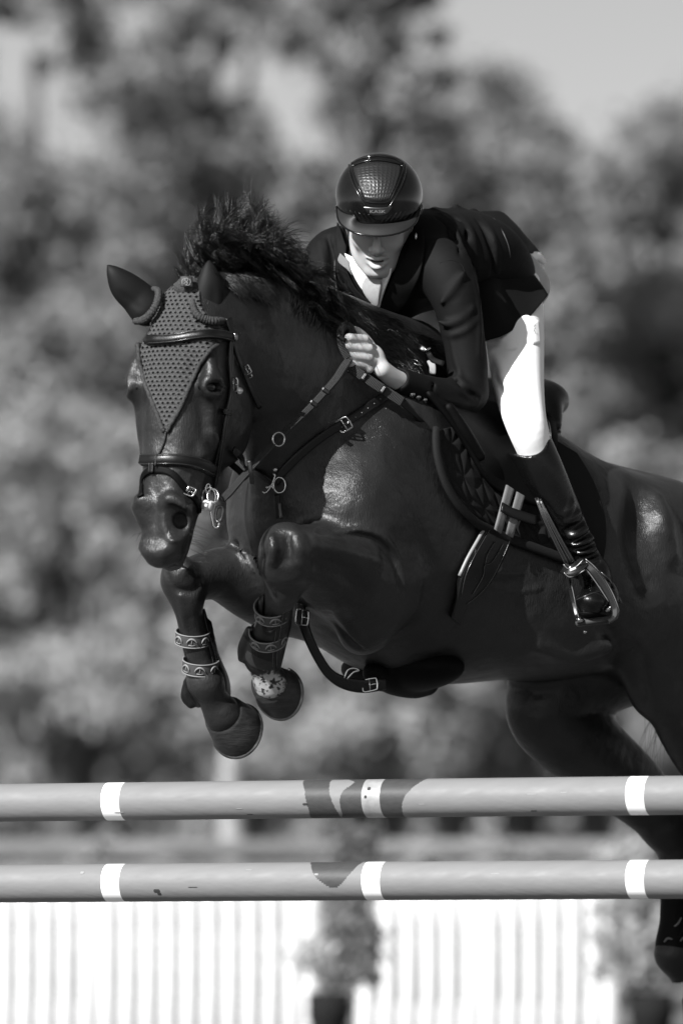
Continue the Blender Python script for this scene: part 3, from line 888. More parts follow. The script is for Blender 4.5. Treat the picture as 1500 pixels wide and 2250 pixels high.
for i in range(5200):
    x = random.uniform(690, 985); y = 634 + (x - 690) * .50 + random.uniform(-6, 96) * (1 if x > 740 else .4)
    L_ = random.uniform(34, 80); th = .62 + .25 * math.sin(x * .06) + random.gauss(0, .10)
    dx, dy = L_ * math.cos(th), L_ * math.sin(th)
    p0, n0 = HS.hit(x, y, .001); p1, n1 = HS.hit(x + dx * .5, y + dy * .4, .016 + random.uniform(0, .01)); p2, n2 = HS.hit(x + dx, y + dy, .010)
    Rr.append(p0); Mm.append(p1); Tt.append(p2); rad.append(random.uniform(.0006, .0012))
vs, fc = hairs(np.array([tuple(p) for p in Rr]), np.array([tuple(p) for p in Mm]), np.array([tuple(p) for p in Tt]), np.array(rad), wav=.006, seg=6)
tag(mk_np('crest_hair', vs, fc, M['hair'], horse), kind='stuff')
# whiskers, eyelashes
Rr, Mm, Tt, rad = [], [], [], []
for i in range(60):
    side = random.choice((1, 1, -1))
    if side > 0: x, y = random.uniform(405, 445), random.uniform(1150, 1235); dx, dy = random.uniform(15, 45), random.uniform(-4, 34)
    else: x, y = random.uniform(300, 340), random.uniform(1160, 1235); dx, dy = random.uniform(-22, -4), random.uniform(10, 36)
    p0, n0 = HS.hit(x, y)
    Rr.append(p0); Mm.append(P(x + dx * .6, y + dy * .3, p0.y - .02)); Tt.append(P(x + dx, y + dy, p0.y - .01)); rad.append(.00035)
for (x, y, dx, dy) in [(473, 840, 12, 6), (478, 842, 12, 8), (483, 846, 10, 10), (466, 838, 10, 2), (276, 846, -10, 4), (274, 850, -12, 6), (275, 854, -9, 8)] * 3:
    p0, n0 = HS.hit(x + random.uniform(-3, 3), y + random.uniform(-2, 2))
    Rr.append(p0); Mm.append(p0 + V(dx, -12, -dy * .3) / 800 * .6); Tt.append(p0 + V(dx, -14, -dy) / 800 * 1.6); rad.append(.0006)
vs, fc = hairs(np.array([tuple(p) for p in Rr]), np.array([tuple(p) for p in Mm]), np.array([tuple(p) for p in Tt]), np.array(rad), wav=.003, seg=6)
tag(mk_np('whiskers', vs, fc, M['hair'], horse), kind='stuff')
# tail, seen only through the gap between the hind legs
Rr, Mm, Tt, rad = [], [], [], []
for i in range(500):
    x = random.uniform(1560, 1640)
    Rr.append(H(x, random.uniform(1330, 1380), 0)); tx = random.uniform(1500, 1760)
    Mm.append(H(x + 90, 1480, 0)); Tt.append(H(tx, random.uniform(1900, 2150), random.uniform(-.06, .06))); rad.append(.0012)
for i in range(16):
    x = random.uniform(1400, 1450)
    Rr.append(H(1560, 1400, 0)); Mm.append(H(x + 10, 1500, 0)); Tt.append(H(x - 6, random.uniform(1670, 1720), 0)); rad.append(.0009)
vs, fc = hairs(np.array([tuple(p) for p in Rr]), np.array([tuple(p) for p in Mm]), np.array([tuple(p) for p in Tt]), np.array(rad), wav=.02, seg=12)
mk_np('tail', vs, fc, M['hair'], horse)
# ================================================================== EAR BONNET
bonnet = thing('ear_bonnet', 'grey crocheted ear bonnet with smooth black ear covers on the horse head', 'ear bonnet', hd(0, .01, -.1))
rows_b = [(616, 398, 436), (632, 380, 440), (648, 352, 438), (668, 346, 440), (690, 337, 450), (706, 320, 472), (722, 311, 489), (740, 308, 490), (756, 308, 478), (770, 308, 462), (790, 309, 450),
          (815, 314, 434), (840, 322, 421), (865, 331, 410), (890, 340, 400), (915, 350, 388), (935, 357, 376), (950, 363, 369)]
grid, cols = [], 22
for (y, xa, xb) in rows_b:
    grid.append([HS.hit(xa + (xb - xa) * j / cols, y - 6 * math.sin(math.pi * j / cols) * (1 if y < 800 else .3), .006)[0] for j in range(cols + 1)])
g = Geo()
sheet(g, grid, thick=.003, nu=2, nv=3)
g.uv = [((Vector(v) - HO).dot(HU), (Vector(v) - HO).dot(HW)) for v in g.v]
g.build('crocheted_net', M['yarn'], bonnet)
# scalloped rim down both sides of the triangle
g = Geo()
for side in (1, 2):
    ed = [(r_[side], r_[0]) for r_ in rows_b[8:]]
    E = spline([(x, y) for x, y in ed], 5)
    pp = [HS.hit(x, y, .007)[0] for x, y in E]
    rr = [.0045 + .0022 * abs(math.sin(i * .78)) for i in range(len(pp))]
    tube(g, pp, rr, n=8, steps=1)
g.build('scalloped_rim', M['yarn_solid'], bonnet)
# ears
def ear(name_pts, radii, flat, cutc, cutax, cutr):
    f = Field()
    f.chain(name_pts, radii, k=.02, squash=(flat, 1.5), steps=8)
    if cutc is not None: f.ell(cutc, cutax, cutr, k=.012, op=-1)
    A = np.array([tuple(p) for p in name_pts])
    vs, fc = f.mesh(A.min(0) - .07, A.max(0) + .07, .0032)
    return mk_np('ear_cover', relax(vs, fc, 3), fc, M['lycra'], bonnet)
ear([P(322, 676, -.60), P(303, 654, -.60), P(276, 630, -.61), P(254, 604, -.62), P(238, 584, -.62)], [.050, .047, .041, .023, .004], V(.1, -1, 0),
    P(285, 660, -.675), (nrm(V(.6, 0, -.62)), nrm(V(0, 1, 0)), nrm(V(.6, 0, .8))), (.065, .045, .022))
ear([P(460, 682, -.66), P(457, 655, -.665), P(460, 622, -.67), P(460, 594, -.67), P(459, 574, -.67)], [.040, .042, .033, .019, .004], V(.1, -1, 0),
    P(472, 655, -.735), (nrm(V(.1, 0, 1)), nrm(V(0, 1, 0)), V(1, 0, 0)), (.065, .045, .022))
g = Geo()
def rimtube(pix, d, r):
    C = spline([(x, y, dd, rr) for (x, y), dd, rr in zip(pix, d, r)], 14)
    tube(g, [P(c[0], c[1], c[2]) for c in C], [c[3] * (1.0 + .16 * math.sin(i * 1.9)) for i, c in enumerate(C)], n=10, steps=1)
rimtube([(297, 706), (318, 702), (336, 684), (347, 660), (348, 640), (338, 634)], [-.63, -.67, -.69, -.69, -.66, -.63], [.008, .011, .011, .010, .009, .007])
g.build('rolled_edge', M['yarn_solid'], bonnet); g = Geo()
rimtube([(428, 640), (424, 668), (432, 690), (452, 702), (474, 706), (490, 706)], [-.68, -.71, -.73, -.73, -.72, -.68], [.006, .008, .010, .011, .011, .010])
g.build('rolled_edge', M['yarn_solid'], bonnet)
# the poll hump with the maker's tag
g = Geo()
ellipsoid(g, P(414, 634, -.66), XYZ, (.040, .035, .030), 20, 12)
g.build('poll_pad', M['yarn_solid'], bonnet)
g = Geo()
sheet(g, [[P(396, 607, -.700), P(409, 606, -.706), P(423, 608, -.700)], [P(396, 618, -.706), P(410, 617, -.712), P(424, 619, -.706)], [P(397, 630, -.708), P(411, 629, -.714), P(425, 631, -.708)]], thick=.004)
tagp = g.build('tag', mat('tag_cloth', .02, rough=.7), bonnet)
g = Geo()
def px_tube(g, pix, d, r): tube(g, [P(x, y, d) for x, y in pix], r, n=6, steps=4)
px_tube(g, [(401, 625), (400, 618), (403, 613), (408, 612)], -.7175, .0011)
px_tube(g, [(417, 613), (419, 619), (416, 626), (410, 627)], -.7175, .0011)
px_tube(g, [(404, 624), (409, 618), (406, 616), (410, 611), (414, 614), (410, 620), (413, 622), (408, 627)], -.7175, .0012)
g.build('emblem', M['print'], tagp)
# hanging cord from the tip to the noseband
g = Geo()
pp, nn = HS.path([(366, 950), (363, 968), (357, 985), (351, 998)], .005)
tube(g, pp, .0028, n=6)
pp, nn = HS.path([(351, 996), (350, 1012), (348, 1026)], .017)
tube(g, pp, .0022, n=6)
g.build('cord', M['yarn_solid'], bonnet)

# ================================================================== BRIDLE
bridle = thing('bridle', 'black leather bridle with padded browband, noseband and flash strap on the horse head', 'bridle', hd(0, .02, .1))
def strap(name, pix, wpx, thick, m_, parent, off=.002, bulge=0, surf=None, edge=False, steps=4, lift=None):
    pp, nn = (surf or HS).path(pix, off)
    if lift: pp = [p + n * l_ for p, n, l_ in zip(pp, nn, lift)]
    # level out the normals so that a strap does not twist
    n2 = [(nn[max(0, i - 1)] + nn[i] * 2 + nn[min(len(nn) - 1, i + 1)]).normalized() for i in range(len(nn))]
    wm = [wpx / 810.0] * len(pp) if not hasattr(wpx, '__len__') else [q / 810.0 for q in wpx]
    g = Geo(); ribbon(g, pp, n2, wm, thick, steps=steps, bulge=bulge)
    o = g.build(name, m_, parent)
    if edge:
        g = Geo()
        for sg in (-1, 1):
            ed = []
            for i in range(len(pp)):
                t = (pp[min(i + 1, len(pp) - 1)] - pp[max(i - 1, 0)]).normalized()
                s_ = t.cross(n2[i]).normalized()
                ed.append(pp[i] + s_ * (wm[i] * .40 * sg) + n2[i] * (thick * 1.02))
            tube(g, ed, .0013, n=6)
        g.build('piping', M['piping'], o)
    return o, pp, n2
bb = [(301, 748), (312, 748), (335, 749), (365, 749), (395, 746), (425, 742), (455, 739), (480, 739), (500, 741)]
strap('browband', bb, 20, .011, M['leather'], bridle, off=.010, bulge=.25, edge=True)
nb = [(306, 1008), (318, 1010), (340, 1011), (370, 1010), (400, 1011), (425, 1015), (448, 1023), (466, 1033)]
strap('noseband', nb, 24, .011, M['leather'], bridle, off=.003, bulge=.25, edge=True)
strap('noseband_lining', [(x, y + 11) for x, y in nb], 8, .006, M['leather'], bridle, off=.002, bulge=.4)
fl = [(310, 1092), (309, 1070), (314, 1050), (326, 1037), (342, 1033), (362, 1034), (380, 1042), (396, 1060), (412, 1082), (430, 1100), (446, 1116), (456, 1132)]
strap('flash_strap', fl, 15, .005, M['leather_matt'], bridle, off=.003)
strap('flash_loop', [(339, 1018), (339, 1028), (338, 1040)], 12, .006, M['leather'], bridle, off=.009, edge=True)
ck = [(506, 716), (504, 745), (500, 790), (502, 830), (503, 856), (496, 895), (489, 940), (482, 985), (474, 1030), (466, 1070), (462, 1092)]
strap('cheekpiece', ck, 11, .006, M['leather'], bridle, off=.004, edge=True)
strap('headpiece', [(496, 700), (500, 716), (503, 730), (505, 748)], 16, .005, M['leather'], bridle, off=.012)
strap('noseband_hanger', [(508, 745), (508, 800), (500, 870), (490, 930), (478, 990), (468, 1026)], 7, .004, M['leather'], bridle, off=.003)
strap('throatlash', [(508, 748), (514, 775), (526, 808), (541, 846), (556, 874), (568, 894)], 10, .005, M['leather'], bridle, off=.006)
strap('cheek_keeper', [(483, 903), (490, 904), (498, 906)], 12, .007, M['leather'], bridle, off=.008, edge=True)
def buckle(c, right, upv, w, h, r=.0022, parent=None, name='buckle', bar=True, m_=None):
    g = Geo(); right = right.normalized(); upv = upv.normalized()
    q = [c + right * (w * a) + upv * (h * b) for a, b in ((-.5, -.35), (-.35, -.5), (.35, -.5), (.5, -.35), (.5, .35), (.35, .5), (-.35, .5), (-.5, .35))]
    tube(g, q, r, n=8, steps=2, closed=True)
    if bar: tube(g, [c - upv * (h * .5), c + upv * (h * .5)], r * .8, n=6, steps=1); tube(g, [c, c + right * (w * .62)], r * .8, n=6, steps=1)
    return g.build(name, m_ or M['steel'], parent)
RX, RZ = V(1, -.3, 0), V(0, 0, 1)
# browband end loops, cheek buckles
g = Geo(); c, n = HS.hit(504, 740, .020); box(g, c, (RX.normalized(), n.cross(RX).normalized(), n), (.007, .009, .004), .0015); g.build('browband_loop', M['steel'], bridle)
c, n = HS.hit(504, 846, .012); buckle(c, V(1, -.4, 0), V(0, -.1, 1), .024, .034, .0021, bridle)
g = Geo(); c, n = HS.hit(515, 859, .014); ellipsoid(g, c, XYZ, (.0105, .005, .0105), 20, 10); g.build('rosette_stud', M['steel'], bridle)
c, n = HS.hit(532, 812, .014); buckle(c, V(1, -.4, .5), V(-.5, 0, 1), .020, .022, .0022, bridle)
c, n = HS.hit(538, 826, .013); buckle(c, V(1, -.4, .3), V(-.3, 0, 1), .016, .008, .0018, bridle, bar=False)
c, n = HS.hit(411, 1079, .010); buckle(c, V(1, -.2, -.4), V(.6, 0, 1), .030, .022, .0022, bridle)
g = Geo(); c, n = HS.hit(408, 1073, .012); ellipsoid(g, c, (nrm(V(.5, 0, 1)), nrm(V(1, 0, -.5)), V(0, 1, 0)) and (V(.45, 0, .9).normalized(), V(.9, 0, -.45).normalized(), V(0, 1, 0)), (.010, .0035, .004), 12, 8); g.build('strap_tip', M['steel'], bridle)
# ================================================================== BIT
bit = thing('bit', 'shiny metal ring bit with pale end at the corner of the horse mouth', 'bit', HS.hit(460, 1108)[0])
bc = HS.hit(458, 1108, .016)[0]; bd = bc.y
def ppx(x, y, dd=0): return P(x, y, bd + dd)
g = Geo(); tube(g, [ppx(446, 1108, .03), ppx(453, 1110, .0), ppx(466, 1112, -.012)], [.011, .0145, .013], n=16, steps=3); g.build('mouthpiece_end', M['bit'], bit)
g = Geo()
tube(g, [ppx(459 + 15 * math.cos(a), 1092 + 21 * math.sin(a), -.006 * math.cos(a)) for a in [R(q) for q in range(0, 360, 30)]], .0026, n=8, steps=3, closed=True)
tube(g, [ppx(468 + 12 * math.cos(a), 1090 + 16 * math.sin(a), -.010 - .006 * math.sin(a)) for a in [R(q) for q in range(0, 360, 30)]], .0024, n=8, steps=3, closed=True)
tube(g, [ppx(455, 1084, 0), ppx(452, 1072, .0), ppx(458, 1063, 0), ppx(463, 1072, 0), ppx(459, 1086, -.004)], .0024, n=8)
g.build('ring', M['steel'], bit)
g = Geo()
tube(g, [ppx(462, 1120, -.004), ppx(466, 1140, -.004), ppx(471, 1158, -.004), ppx(479, 1158, -.004), ppx(481, 1150, -.004), ppx(478, 1144, -.004)], .0030, n=8)
g.build('shank', M['steel'], bit)
g = Geo(); tube(g, [ppx(479, 1150, -.004), ppx(474, 1138), ppx(477, 1118), ppx(484, 1112), ppx(490, 1118), ppx(488, 1136), ppx(483, 1148)], .0045, n=8); g.build('curb_hook', M['chrome_dark'], bit)

# ================================================================== BREASTPLATE AND MARTINGALE
plate = thing('breastplate', 'black leather breastplate with steel buckles across the horse chest', 'breastplate', HS.hit(640, 1000)[0])
strap('neck_strap', [(858, 862), (832, 880), (800, 900), (770, 920), (745, 934), (715, 952), (680, 978), (645, 1010), (618, 1040), (604, 1062)], 20, .006, M['leather'], plate, off=.004)
for q in range(5):
    x, y = 832 - q * 14, 880 - 0 + q * 9.4
    g = Geo(); c, n = HS.hit(x, y, .0105); ellipsoid(g, c, XYZ, (.0016,) * 3, 8, 6); g.build('punched_hole', M['print'], plate)
c, n = HS.hit(748, 933, .016); buckle(c, V(.8, -.4, .45), V(-.5, -.1, .8), .036, .034, .0028, plate)
strap('shoulder_strap', [(604, 1062), (575, 1040), (545, 1020), (520, 1000), (505, 985)], 14, .006, M['leather'], plate, off=.01)
c, n = HS.hit(612, 1060, .020); cb = c.y
def cpx(x, y, dd=0): return P(x, y, cb + dd)
g = Geo()
tube(g, [cpx(614 + 13 * math.cos(a), 1066 + 17 * math.sin(a)) for a in [R(q) for q in range(0, 360, 30)]], .0022, n=8, closed=True, steps=3)
g.build('ring', M['steel'], plate)
g = Geo()
tube(g, [cpx(577, 1080, -.01), cpx(583, 1083, -.01), cpx(592, 1074, -.01), cpx(600, 1058, -.01), cpx(604, 1044, -.01), cpx(600, 1042, -.01)], .0022, n=8)
tube(g, [cpx(589, 1070, -.012), cpx(596, 1068, -.012), cpx(602, 1074, -.012)], .0026, n=8)
ellipsoid(g, cpx(605, 1032, -.008), XYZ, (.006, .005, .006), 12, 8)
ellipsoid(g, cpx(588, 1071, -.014), XYZ, (.005, .005, .004), 12, 8)
g.build('snap_hook', M['steel'], plate)
strap('chest_strap', [(612, 1085), (613, 1110), (616, 1138)], 13, .006, M['leather'], plate, off=.012)
g = Geo(); tube(g, [cpx(614, 1106, -.012), cpx(616, 1122, -.012), cpx(618, 1138, -.012)], [.004, .0036, .005], n=8); g.build('strap_loop', mat('worn_loop', .07, rough=.5), plate)
# the strap between the forelegs to the girth
_gd = HS.hit(760, 1420)[0].y
g = Geo(); gp_ = [(654, 1262), (658, 1305), (663, 1352), (676, 1396), (698, 1442), (724, 1480), (758, 1500), (800, 1507), (846, 1503)]
ribbon(g, [P(x, y, _gd - .01 + .012 * max(0, i - 3)) for i, (x, y) in enumerate(gp_)], [V(-.2, -1, -.2)] * len(gp_), [.020, .020, .030, .026, .026, .028, .036, .038, .030], .008, steps=5)
gs_ = g.build('girth_strap', M['leather'], plate)
for (x, y) in ((657, 1300), (659, 1314), (661, 1328)):
    g = Geo(); ellipsoid(g, P(x, y, _gd - .02), XYZ, (.002,) * 3, 8, 6); g.build('punched_hole', M['print'], plate)
c = P(664, 1356, _gd - .02); buckle(c, V(1, -.2, -.15), V(.1, 0, 1), .034, .040, .0024, plate)
c = P(812, 1505, _gd + .03); buckle(c, V(1, -.1, .2), V(-.1, 0, 1), .040, .032, .0024, plate)
g = Geo(); c = P(772, 1474, _gd + .01)
tube(g, [P(756, 1490, c.y), P(764, 1472, c.y), P(778, 1468, c.y), P(788, 1473, c.y), P(776, 1477, c.y), P(762, 1492, c.y)], .0024, n=8)
g.build('clip', M['steel'], plate)

# ================================================================== SADDLE PAD, SADDLE, GIRTH
pad = thing('saddle_pad', 'black diamond quilted saddle pad under the saddle', 'saddle pad', HS.hit(1100, 1000)[0])
prow = [[(950, 948), (1010, 938), (1090, 938), (1180, 955), (1262, 1000)],
        [(951, 1000), (1015, 1000), (1100, 1010), (1200, 1030), (1298, 1060)],
        [(970, 1065), (1030, 1075), (1110, 1090), (1210, 1110), (1322, 1130)],
        [(1003, 1115), (1060, 1135), (1130, 1155), (1222, 1180), (1326, 1190)],
        [(1036, 1148), (1092, 1176), (1152, 1198), (1232, 1228), (1318, 1240)]]
def quilt(U, W):
    s_ = 13.0; x = U * 6.3 * 2.0; y = W * 6.0
    # tumbling-block quilting: hexagons split by three spokes
    a = 1.0; hx = math.sqrt(3) * a
    def cell(x, y, ox, oy):
        cx = np.round((x - ox) / hx) * hx + ox; cy = np.round((y - oy) / (3 * a)) * 3 * a + oy
        return x - cx, y - cy
    x1, y1 = cell(x, y, 0, 0); x2, y2 = cell(x, y, hx / 2, 1.5 * a)
    m_ = (x1 ** 2 + y1 ** 2) < (x2 ** 2 + y2 ** 2)
    X = np.where(m_, x1, x2); Y = np.where(m_, y1, y2)
    e = np.full(X.shape, 9.0)
    for k in range(3):
        th = math.pi / 3 * k
        e = np.minimum(e, hx / 2 - np.abs(X * math.cos(th) + Y * math.sin(th)))
    for k in range(3):
        th = math.pi / 2 + 2 * math.pi / 3 * k
        dx, dy = math.cos(th), math.sin(th)
        al = X * dx + Y * dy
        e = np.minimum(e, np.where(al > 0, np.abs(-X * dy + Y * dx), np.hypot(X, Y)))
    return .0065 * (1 - np.exp(-e * 4.5)) * np.clip((.80 - U) * 8, 0, 1)
g = Geo()
sheet(g, [[HS.hit(x, y, .010)[0] for x, y in r_] for r_ in prow], thick=.010, nu=40, nv=24, disp=quilt)
g.build('quilted_panel', M['pad'], pad)
g = Geo()
pp, nn = HS.path([(950, 944), (949, 970), (952, 1002), (960, 1036), (972, 1068), (988, 1096), (1006, 1120), (1034, 1148), (1064, 1164), (1092, 1177), (1122, 1188), (1152, 1199), (1192, 1214), (1234, 1229), (1280, 1240), (1318, 1240)], .012)
ribbon(g, pp, nn, .026, .010, steps=3, bulge=.3)
g.build('binding', M['pad'], pad)

saddle = thing('saddle', 'black leather jumping saddle with padded knee flap under the rider', 'saddle', H(1080, 860, .1))
g = Geo()
sheet(g, [[HS.hit(x, y, .030)[0] for x, y in r_] for r_ in
          [[(925, 872), (985, 880), (1060, 890), (1140, 905), (1215, 930)], [(968, 925), (1015, 935), (1080, 945), (1150, 960), (1212, 985)], [(1008, 985), (1050, 1000), (1098, 1010), (1150, 1025), (1200, 1045)],
           [(1040, 1040), (1072, 1050), (1108, 1058), (1150, 1070), (1190, 1090)], [(1064, 1072), (1084, 1084), (1112, 1094), (1146, 1108), (1172, 1116)]]], thick=.012, nu=6, nv=6)
g.build('flap', M['leather_matt'], saddle)
sf = Field()
sf.chain([H(930, 850, 0), H(985, 862, 0), H(1050, 880, 0), H(1120, 888, 0), H(1180, 880, 0)], [.075, .085, .10, .11, .09], k=.04, squash=(UP, 1.5))
sf.chain([H(900, 862, 0), H(925, 835, 0), H(955, 850, 0)], [.04, .04, .05], k=.03)
sf.chain([H(1125, 900, -.13), H(1160, 880, -.10), H(1185, 872, -.03), H(1200, 880, .03), H(1210, 900, .08), H(1214, 930, .12)], [.028, .032, .034, .034, .032, .026], k=.03)
vs, fc = sf.mesh(H(860, 1000, -.3) - V(.1, .3, .1), H(1260, 760, .3) + V(.2, .3, .1), .006)
mk_np('seat', relax(vs, fc, 3), fc, M['leather'], saddle)
kf = Field()
kf.chain([HS.hit(968, 905, .03)[0], HS.hit(1000, 958, .032)[0], HS.hit(1034, 1010, .032)[0]], [.014, .018, .014], k=.02)
vs, fc = kf.mesh(HS.hit(968, 905)[0] - V(.1, .2, .25), HS.hit(1034, 960)[0] + V(.1, .2, .15), .005)
mk_np('knee_roll', relax(vs, fc, 2), fc, M['leather_matt'], saddle)
g = Geo()
for (a, b_) in (((1101, 1078), (1070, 1168)), ((1125, 1092), (1098, 1178))):
    pp, nn = HS.path([a, ((a[0] + b_[0]) / 2, (a[1] + b_[1]) / 2), b_], .034)
    ribbon(g, pp, nn, .030, .006, steps=3)
g.build('girth_billets', M['elastic'], saddle)
strap('billet_guard', [(1074, 1118), (1100, 1130), (1130, 1140), (1158, 1148)], 22, .006, M['leather'], saddle, off=.042)
for q in range(4):
    g = Geo(); c, n = HS.hit(1218 - q * 1.5, 926 + q * 7, .05)
    tube(g, [P(1208, 928 + q * 8, .42), P(1220, 926 + q * 8, .40), P(1228, 932 + q * 8, .42)], .006, n=8); g.build('seat_pleat', M['leather'], saddle)
g = Geo(); sheet(g, [[P(1224, 955, .44), P(1236, 960, .46)], [P(1236, 985, .46), P(1256, 992, .50)], [P(1244, 1010, .48), P(1266, 1006, .52)]], thick=.01); g.build('cantle_tail', M['leather_matt'], saddle)

girth = thing('girth', 'black leather girth with belly guard under the horse chest', 'girth', HS.hit(1040, 1250)[0])
g = Geo()
gl = [(1056, 1163), (1040, 1190), (1020, 1225), (1004, 1262), (996, 1300), (985, 1350)]
gr = [(1112, 1190), (1098, 1222), (1076, 1262), (1046, 1298), (1018, 1320), (1000, 1365)]
sheet(g, [[HS.hit(a[0] + (b_[0] - a[0]) * t, a[1] + (b_[1] - a[1]) * t, .022)[0] for t in (0, .15, .3, .5, .7, .85, 1)] for a, b_ in zip(gl, gr)], thick=.016, nu=4, nv=5)
gp = g.build('girth_body', M['leather'], girth)
g = Geo()
for ed in (gl, gr):
    sg = 1 if ed is gl else -1
    pp, nn = HS.path([(x + 5 * sg, y) for x, y in ed[:5]], .0235); tube(g, pp, .0014, n=6)
pp, nn = HS.path([(1092, 1196), (1066, 1232), (1050, 1240), (1046, 1262), (1024, 1300)], .0245); tube(g, pp, .0013, n=6)
pp, nn = HS.path([(1072, 1190), (1056, 1216), (1050, 1240)], .0245); tube(g, pp, .0013, n=6)
g.build('stitching', M['piping'], gp)
pp, nn = HS.path([(1053, 1162), (1037, 1190), (1017, 1225), (1000, 1262)], .016); g = Geo(); tube(g, pp, .005, n=8); g.build('bright_edge', mat('pale_girth_edge', .2, rough=.45), gp)  # pale tube along the left edge of the girth
c, n = HS.hit(1036, 1222, .036)
g = Geo(); tube(g, [P(1022, 1240, c.y), P(1030, 1216, c.y), P(1040, 1204, c.y), P(1044, 1212, c.y), P(1036, 1228, c.y)], .0035, n=8); g.build('dee_ring', M['chrome_dark'], girth)
g = Geo(); c, n = HS.hit(1016, 1285, .032); tube(g, [P(1011, 1294, c.y), P(1016, 1284, c.y), P(1022, 1272, c.y)], [.005, .0035, .004], n=8); g.build('badge', M['steel'], girth)
# belly guard: the broad stiff plate below
bf = Field()
bf.chain([H(820, 1478, .02), H(860, 1492, .0), H(905, 1500, .0), H(934, 1498, .0)], [.030, .040, .044, .040], k=.02, squash=(UP, 1.0))
bf.ell(H(884, 1468, 0), (HEAD_DIR, LEFT, UP), (.125, .19, .068), k=.02)
vs, fc = bf.mesh(H(700, 1640, 0) - V(.2, .4, 0), H(1100, 1300, 0) + V(.2, .3, 0), .006)
mk_np('belly_guard', relax(vs, fc, 3), fc, M['leather_matt'], girth)
# ================================================================== RIDER
rider = thing('person', 'rider in black show jacket and white breeches crouched forward over the jumping horse', 'person', H(1110, 900, 0))
SC = 1.12
HC = P(832, 470, .0)
RF = V(-.05, -.87, -.50).normalized(); RT = V(0, -.50, .87).normalized(); RU = RT.cross(RF).normalized(); RT = RF.cross(RU).normalized() * 1
if RT.z < 0: RT = -RT
def rl(u, f, t): return HC + (RU * u + RF * f + RT * t) * SC
def sr(*a): return [x * SC for x in a]
AX = (RU, RF, RT)
bf_ = Field()
bf_.ell(rl(0, -.002, .015), AX, sr(.074, .095, .098), k=.02)
bf_.ell(rl(0, .030, -.050), AX, sr(.060, .060, .078), k=.03)
bf_.ell(rl(0, .046, -.098), AX, sr(.040, .040, .034), k=.03)        # jaw
bf_.ell(rl(0, .078, -.122), AX, sr(.018, .014, .014), k=.02)        # chin
for s_ in (-1, 1):
    bf_.chain([rl(.064 * s_, -.005, -.055), rl(.052 * s_, .025, -.098), rl(.020 * s_, .066, -.125)], sr(.014, .013, .012), k=.025)   # jaw line
    bf_.ell(rl(.040 * s_, .062, -.042), AX, sr(.022, .020, .024), k=.02)      # cheek
    bf_.chain([rl(.046 * s_, .074, .006), rl(.028 * s_, .088, .012), rl(.010 * s_, .090, .006)], sr(.007, .008, .006), k=.015)
    bf_.ell(rl(.030 * s_, .098, -.010), AX, sr(.017, .014, .011), k=.012, op=-1)
    bf_.ell(rl(.031 * s_, .078, -.011), AX, sr(.014, .012, .010), k=.005)     # closed lids, looking down
    bf_.chain([rl(.018 * s_, .089, -.015), rl(.031 * s_, .0915, -.018), rl(.044 * s_, .084, -.014)], sr(.0018, .0022, .0018), k=.002)
    bf_.ell(rl(.013 * s_, .106, -.050), AX, sr(.008, .010, .008), k=.008)     # nostril wings
    bf_.ell(rl(.0085 * s_, .112, -.058), AX, sr(.0035, .005, .003), k=.003, op=-1)
    bf_.ell(rl(.078 * s_, -.008, -.018), AX, sr(.008, .018, .032), k=.008)    # ears
    bf_.ell(rl(.086 * s_, .000, -.016), AX, sr(.005, .009, .018), k=.006, op=-1)
bf_.chain([rl(0, .092, .000), rl(0, .104, -.022), rl(0, .119, -.045)], sr(.0075, .0085, .0115), k=.012)
bf_.chain([rl(-.026, .086, -.079), rl(-.010, .099, -.0745), rl(0, .100, -.077), rl(.010, .099, -.0745), rl(.026, .086, -.079)], sr(.003, .0062, .0055, .0062, .003), k=.006)
bf_.chain([rl(-.023, .084, -.094), rl(0, .098, -.1015), rl(.023, .084, -.094)], sr(.003, .0085, .003), k=.006)
bf_.ell(rl(0, .103, -.0875), AX, sr(.021, .018, .0058), k=.002, op=-1)
bf_.ell(rl(0, .098, -.112), AX, sr(.016, .008, .006), k=.010, op=-1)
bf_.chain([rl(0, -.01, -.06), P(842, 560, .16), P(855, 596, .26)], [.060, .058, .065], k=.03)
# core under the clothes, arms
bf_.chain([P(862, 600, .26), P(930, 575, .28), P(1075, 592, .43), P(1115, 630, .50)], [.12, .13, .12, .12], k=.03, squash=(UP, 1.4))
bf_.chain([P(850, 590, .13), P(965, 600, .03), P(1000, 650, -.02), P(1020, 760, -.02), P(1028, 860, -.02)], [.07, .05, .045, .032, .026], k=.02)
bf_.chain([P(1028, 860, -.02), P(960, 862, -.12), P(900, 846, -.205), P(866, 832, -.250), P(840, 812, -.285)], [.026, .027, .028, .0265, .0245], k=.02)
bf_.chain([P(850, 590, .18), P(740, 575, .2), P(705, 650, .12), P(720, 720, .0)], [.07, .05, .04, .035], k=.02)
# left hand: a fist closed on the reins, four fingers and the thumb
bf_.ell(P(818, 784, -.285), (nrm(V(-.6, 0, .75)), nrm(V(.75, -.3, .6)), V(.1, 1, .1)), (.040, .032, .024), k=.014)
kn = [(801, 746), (810, 766), (810, 786), (801, 804)]
pip = [(767, 742), (761, 761), (763, 781), (771, 799)]
for i in range(4):
    k_, p_ = P(*kn[i], -.322 + .004 * i), P(*pip[i], -.348 + .004 * i)
    d_ = P(pip[i][0] - 4, pip[i][1] + 4, -.312 + .004 * i); e_ = P(pip[i][0] + 14, pip[i][1] + 8, -.294 + .004 * i)
    r_ = (.0126, .0128, .0122, .0108)[i]
    bf_.chain([P(kn[i][0] + 10, kn[i][1] + 8, -.304), k_], [.011, r_ * 1.0], k=.004, steps=4)
    bf_.chain([k_, p_], [r_ * 1.10, r_ * .98], k=.001, steps=4)
    bf_.chain([p_, d_, e_], [r_ * .97, r_ * .9, r_ * .78], k=.0015, steps=4)
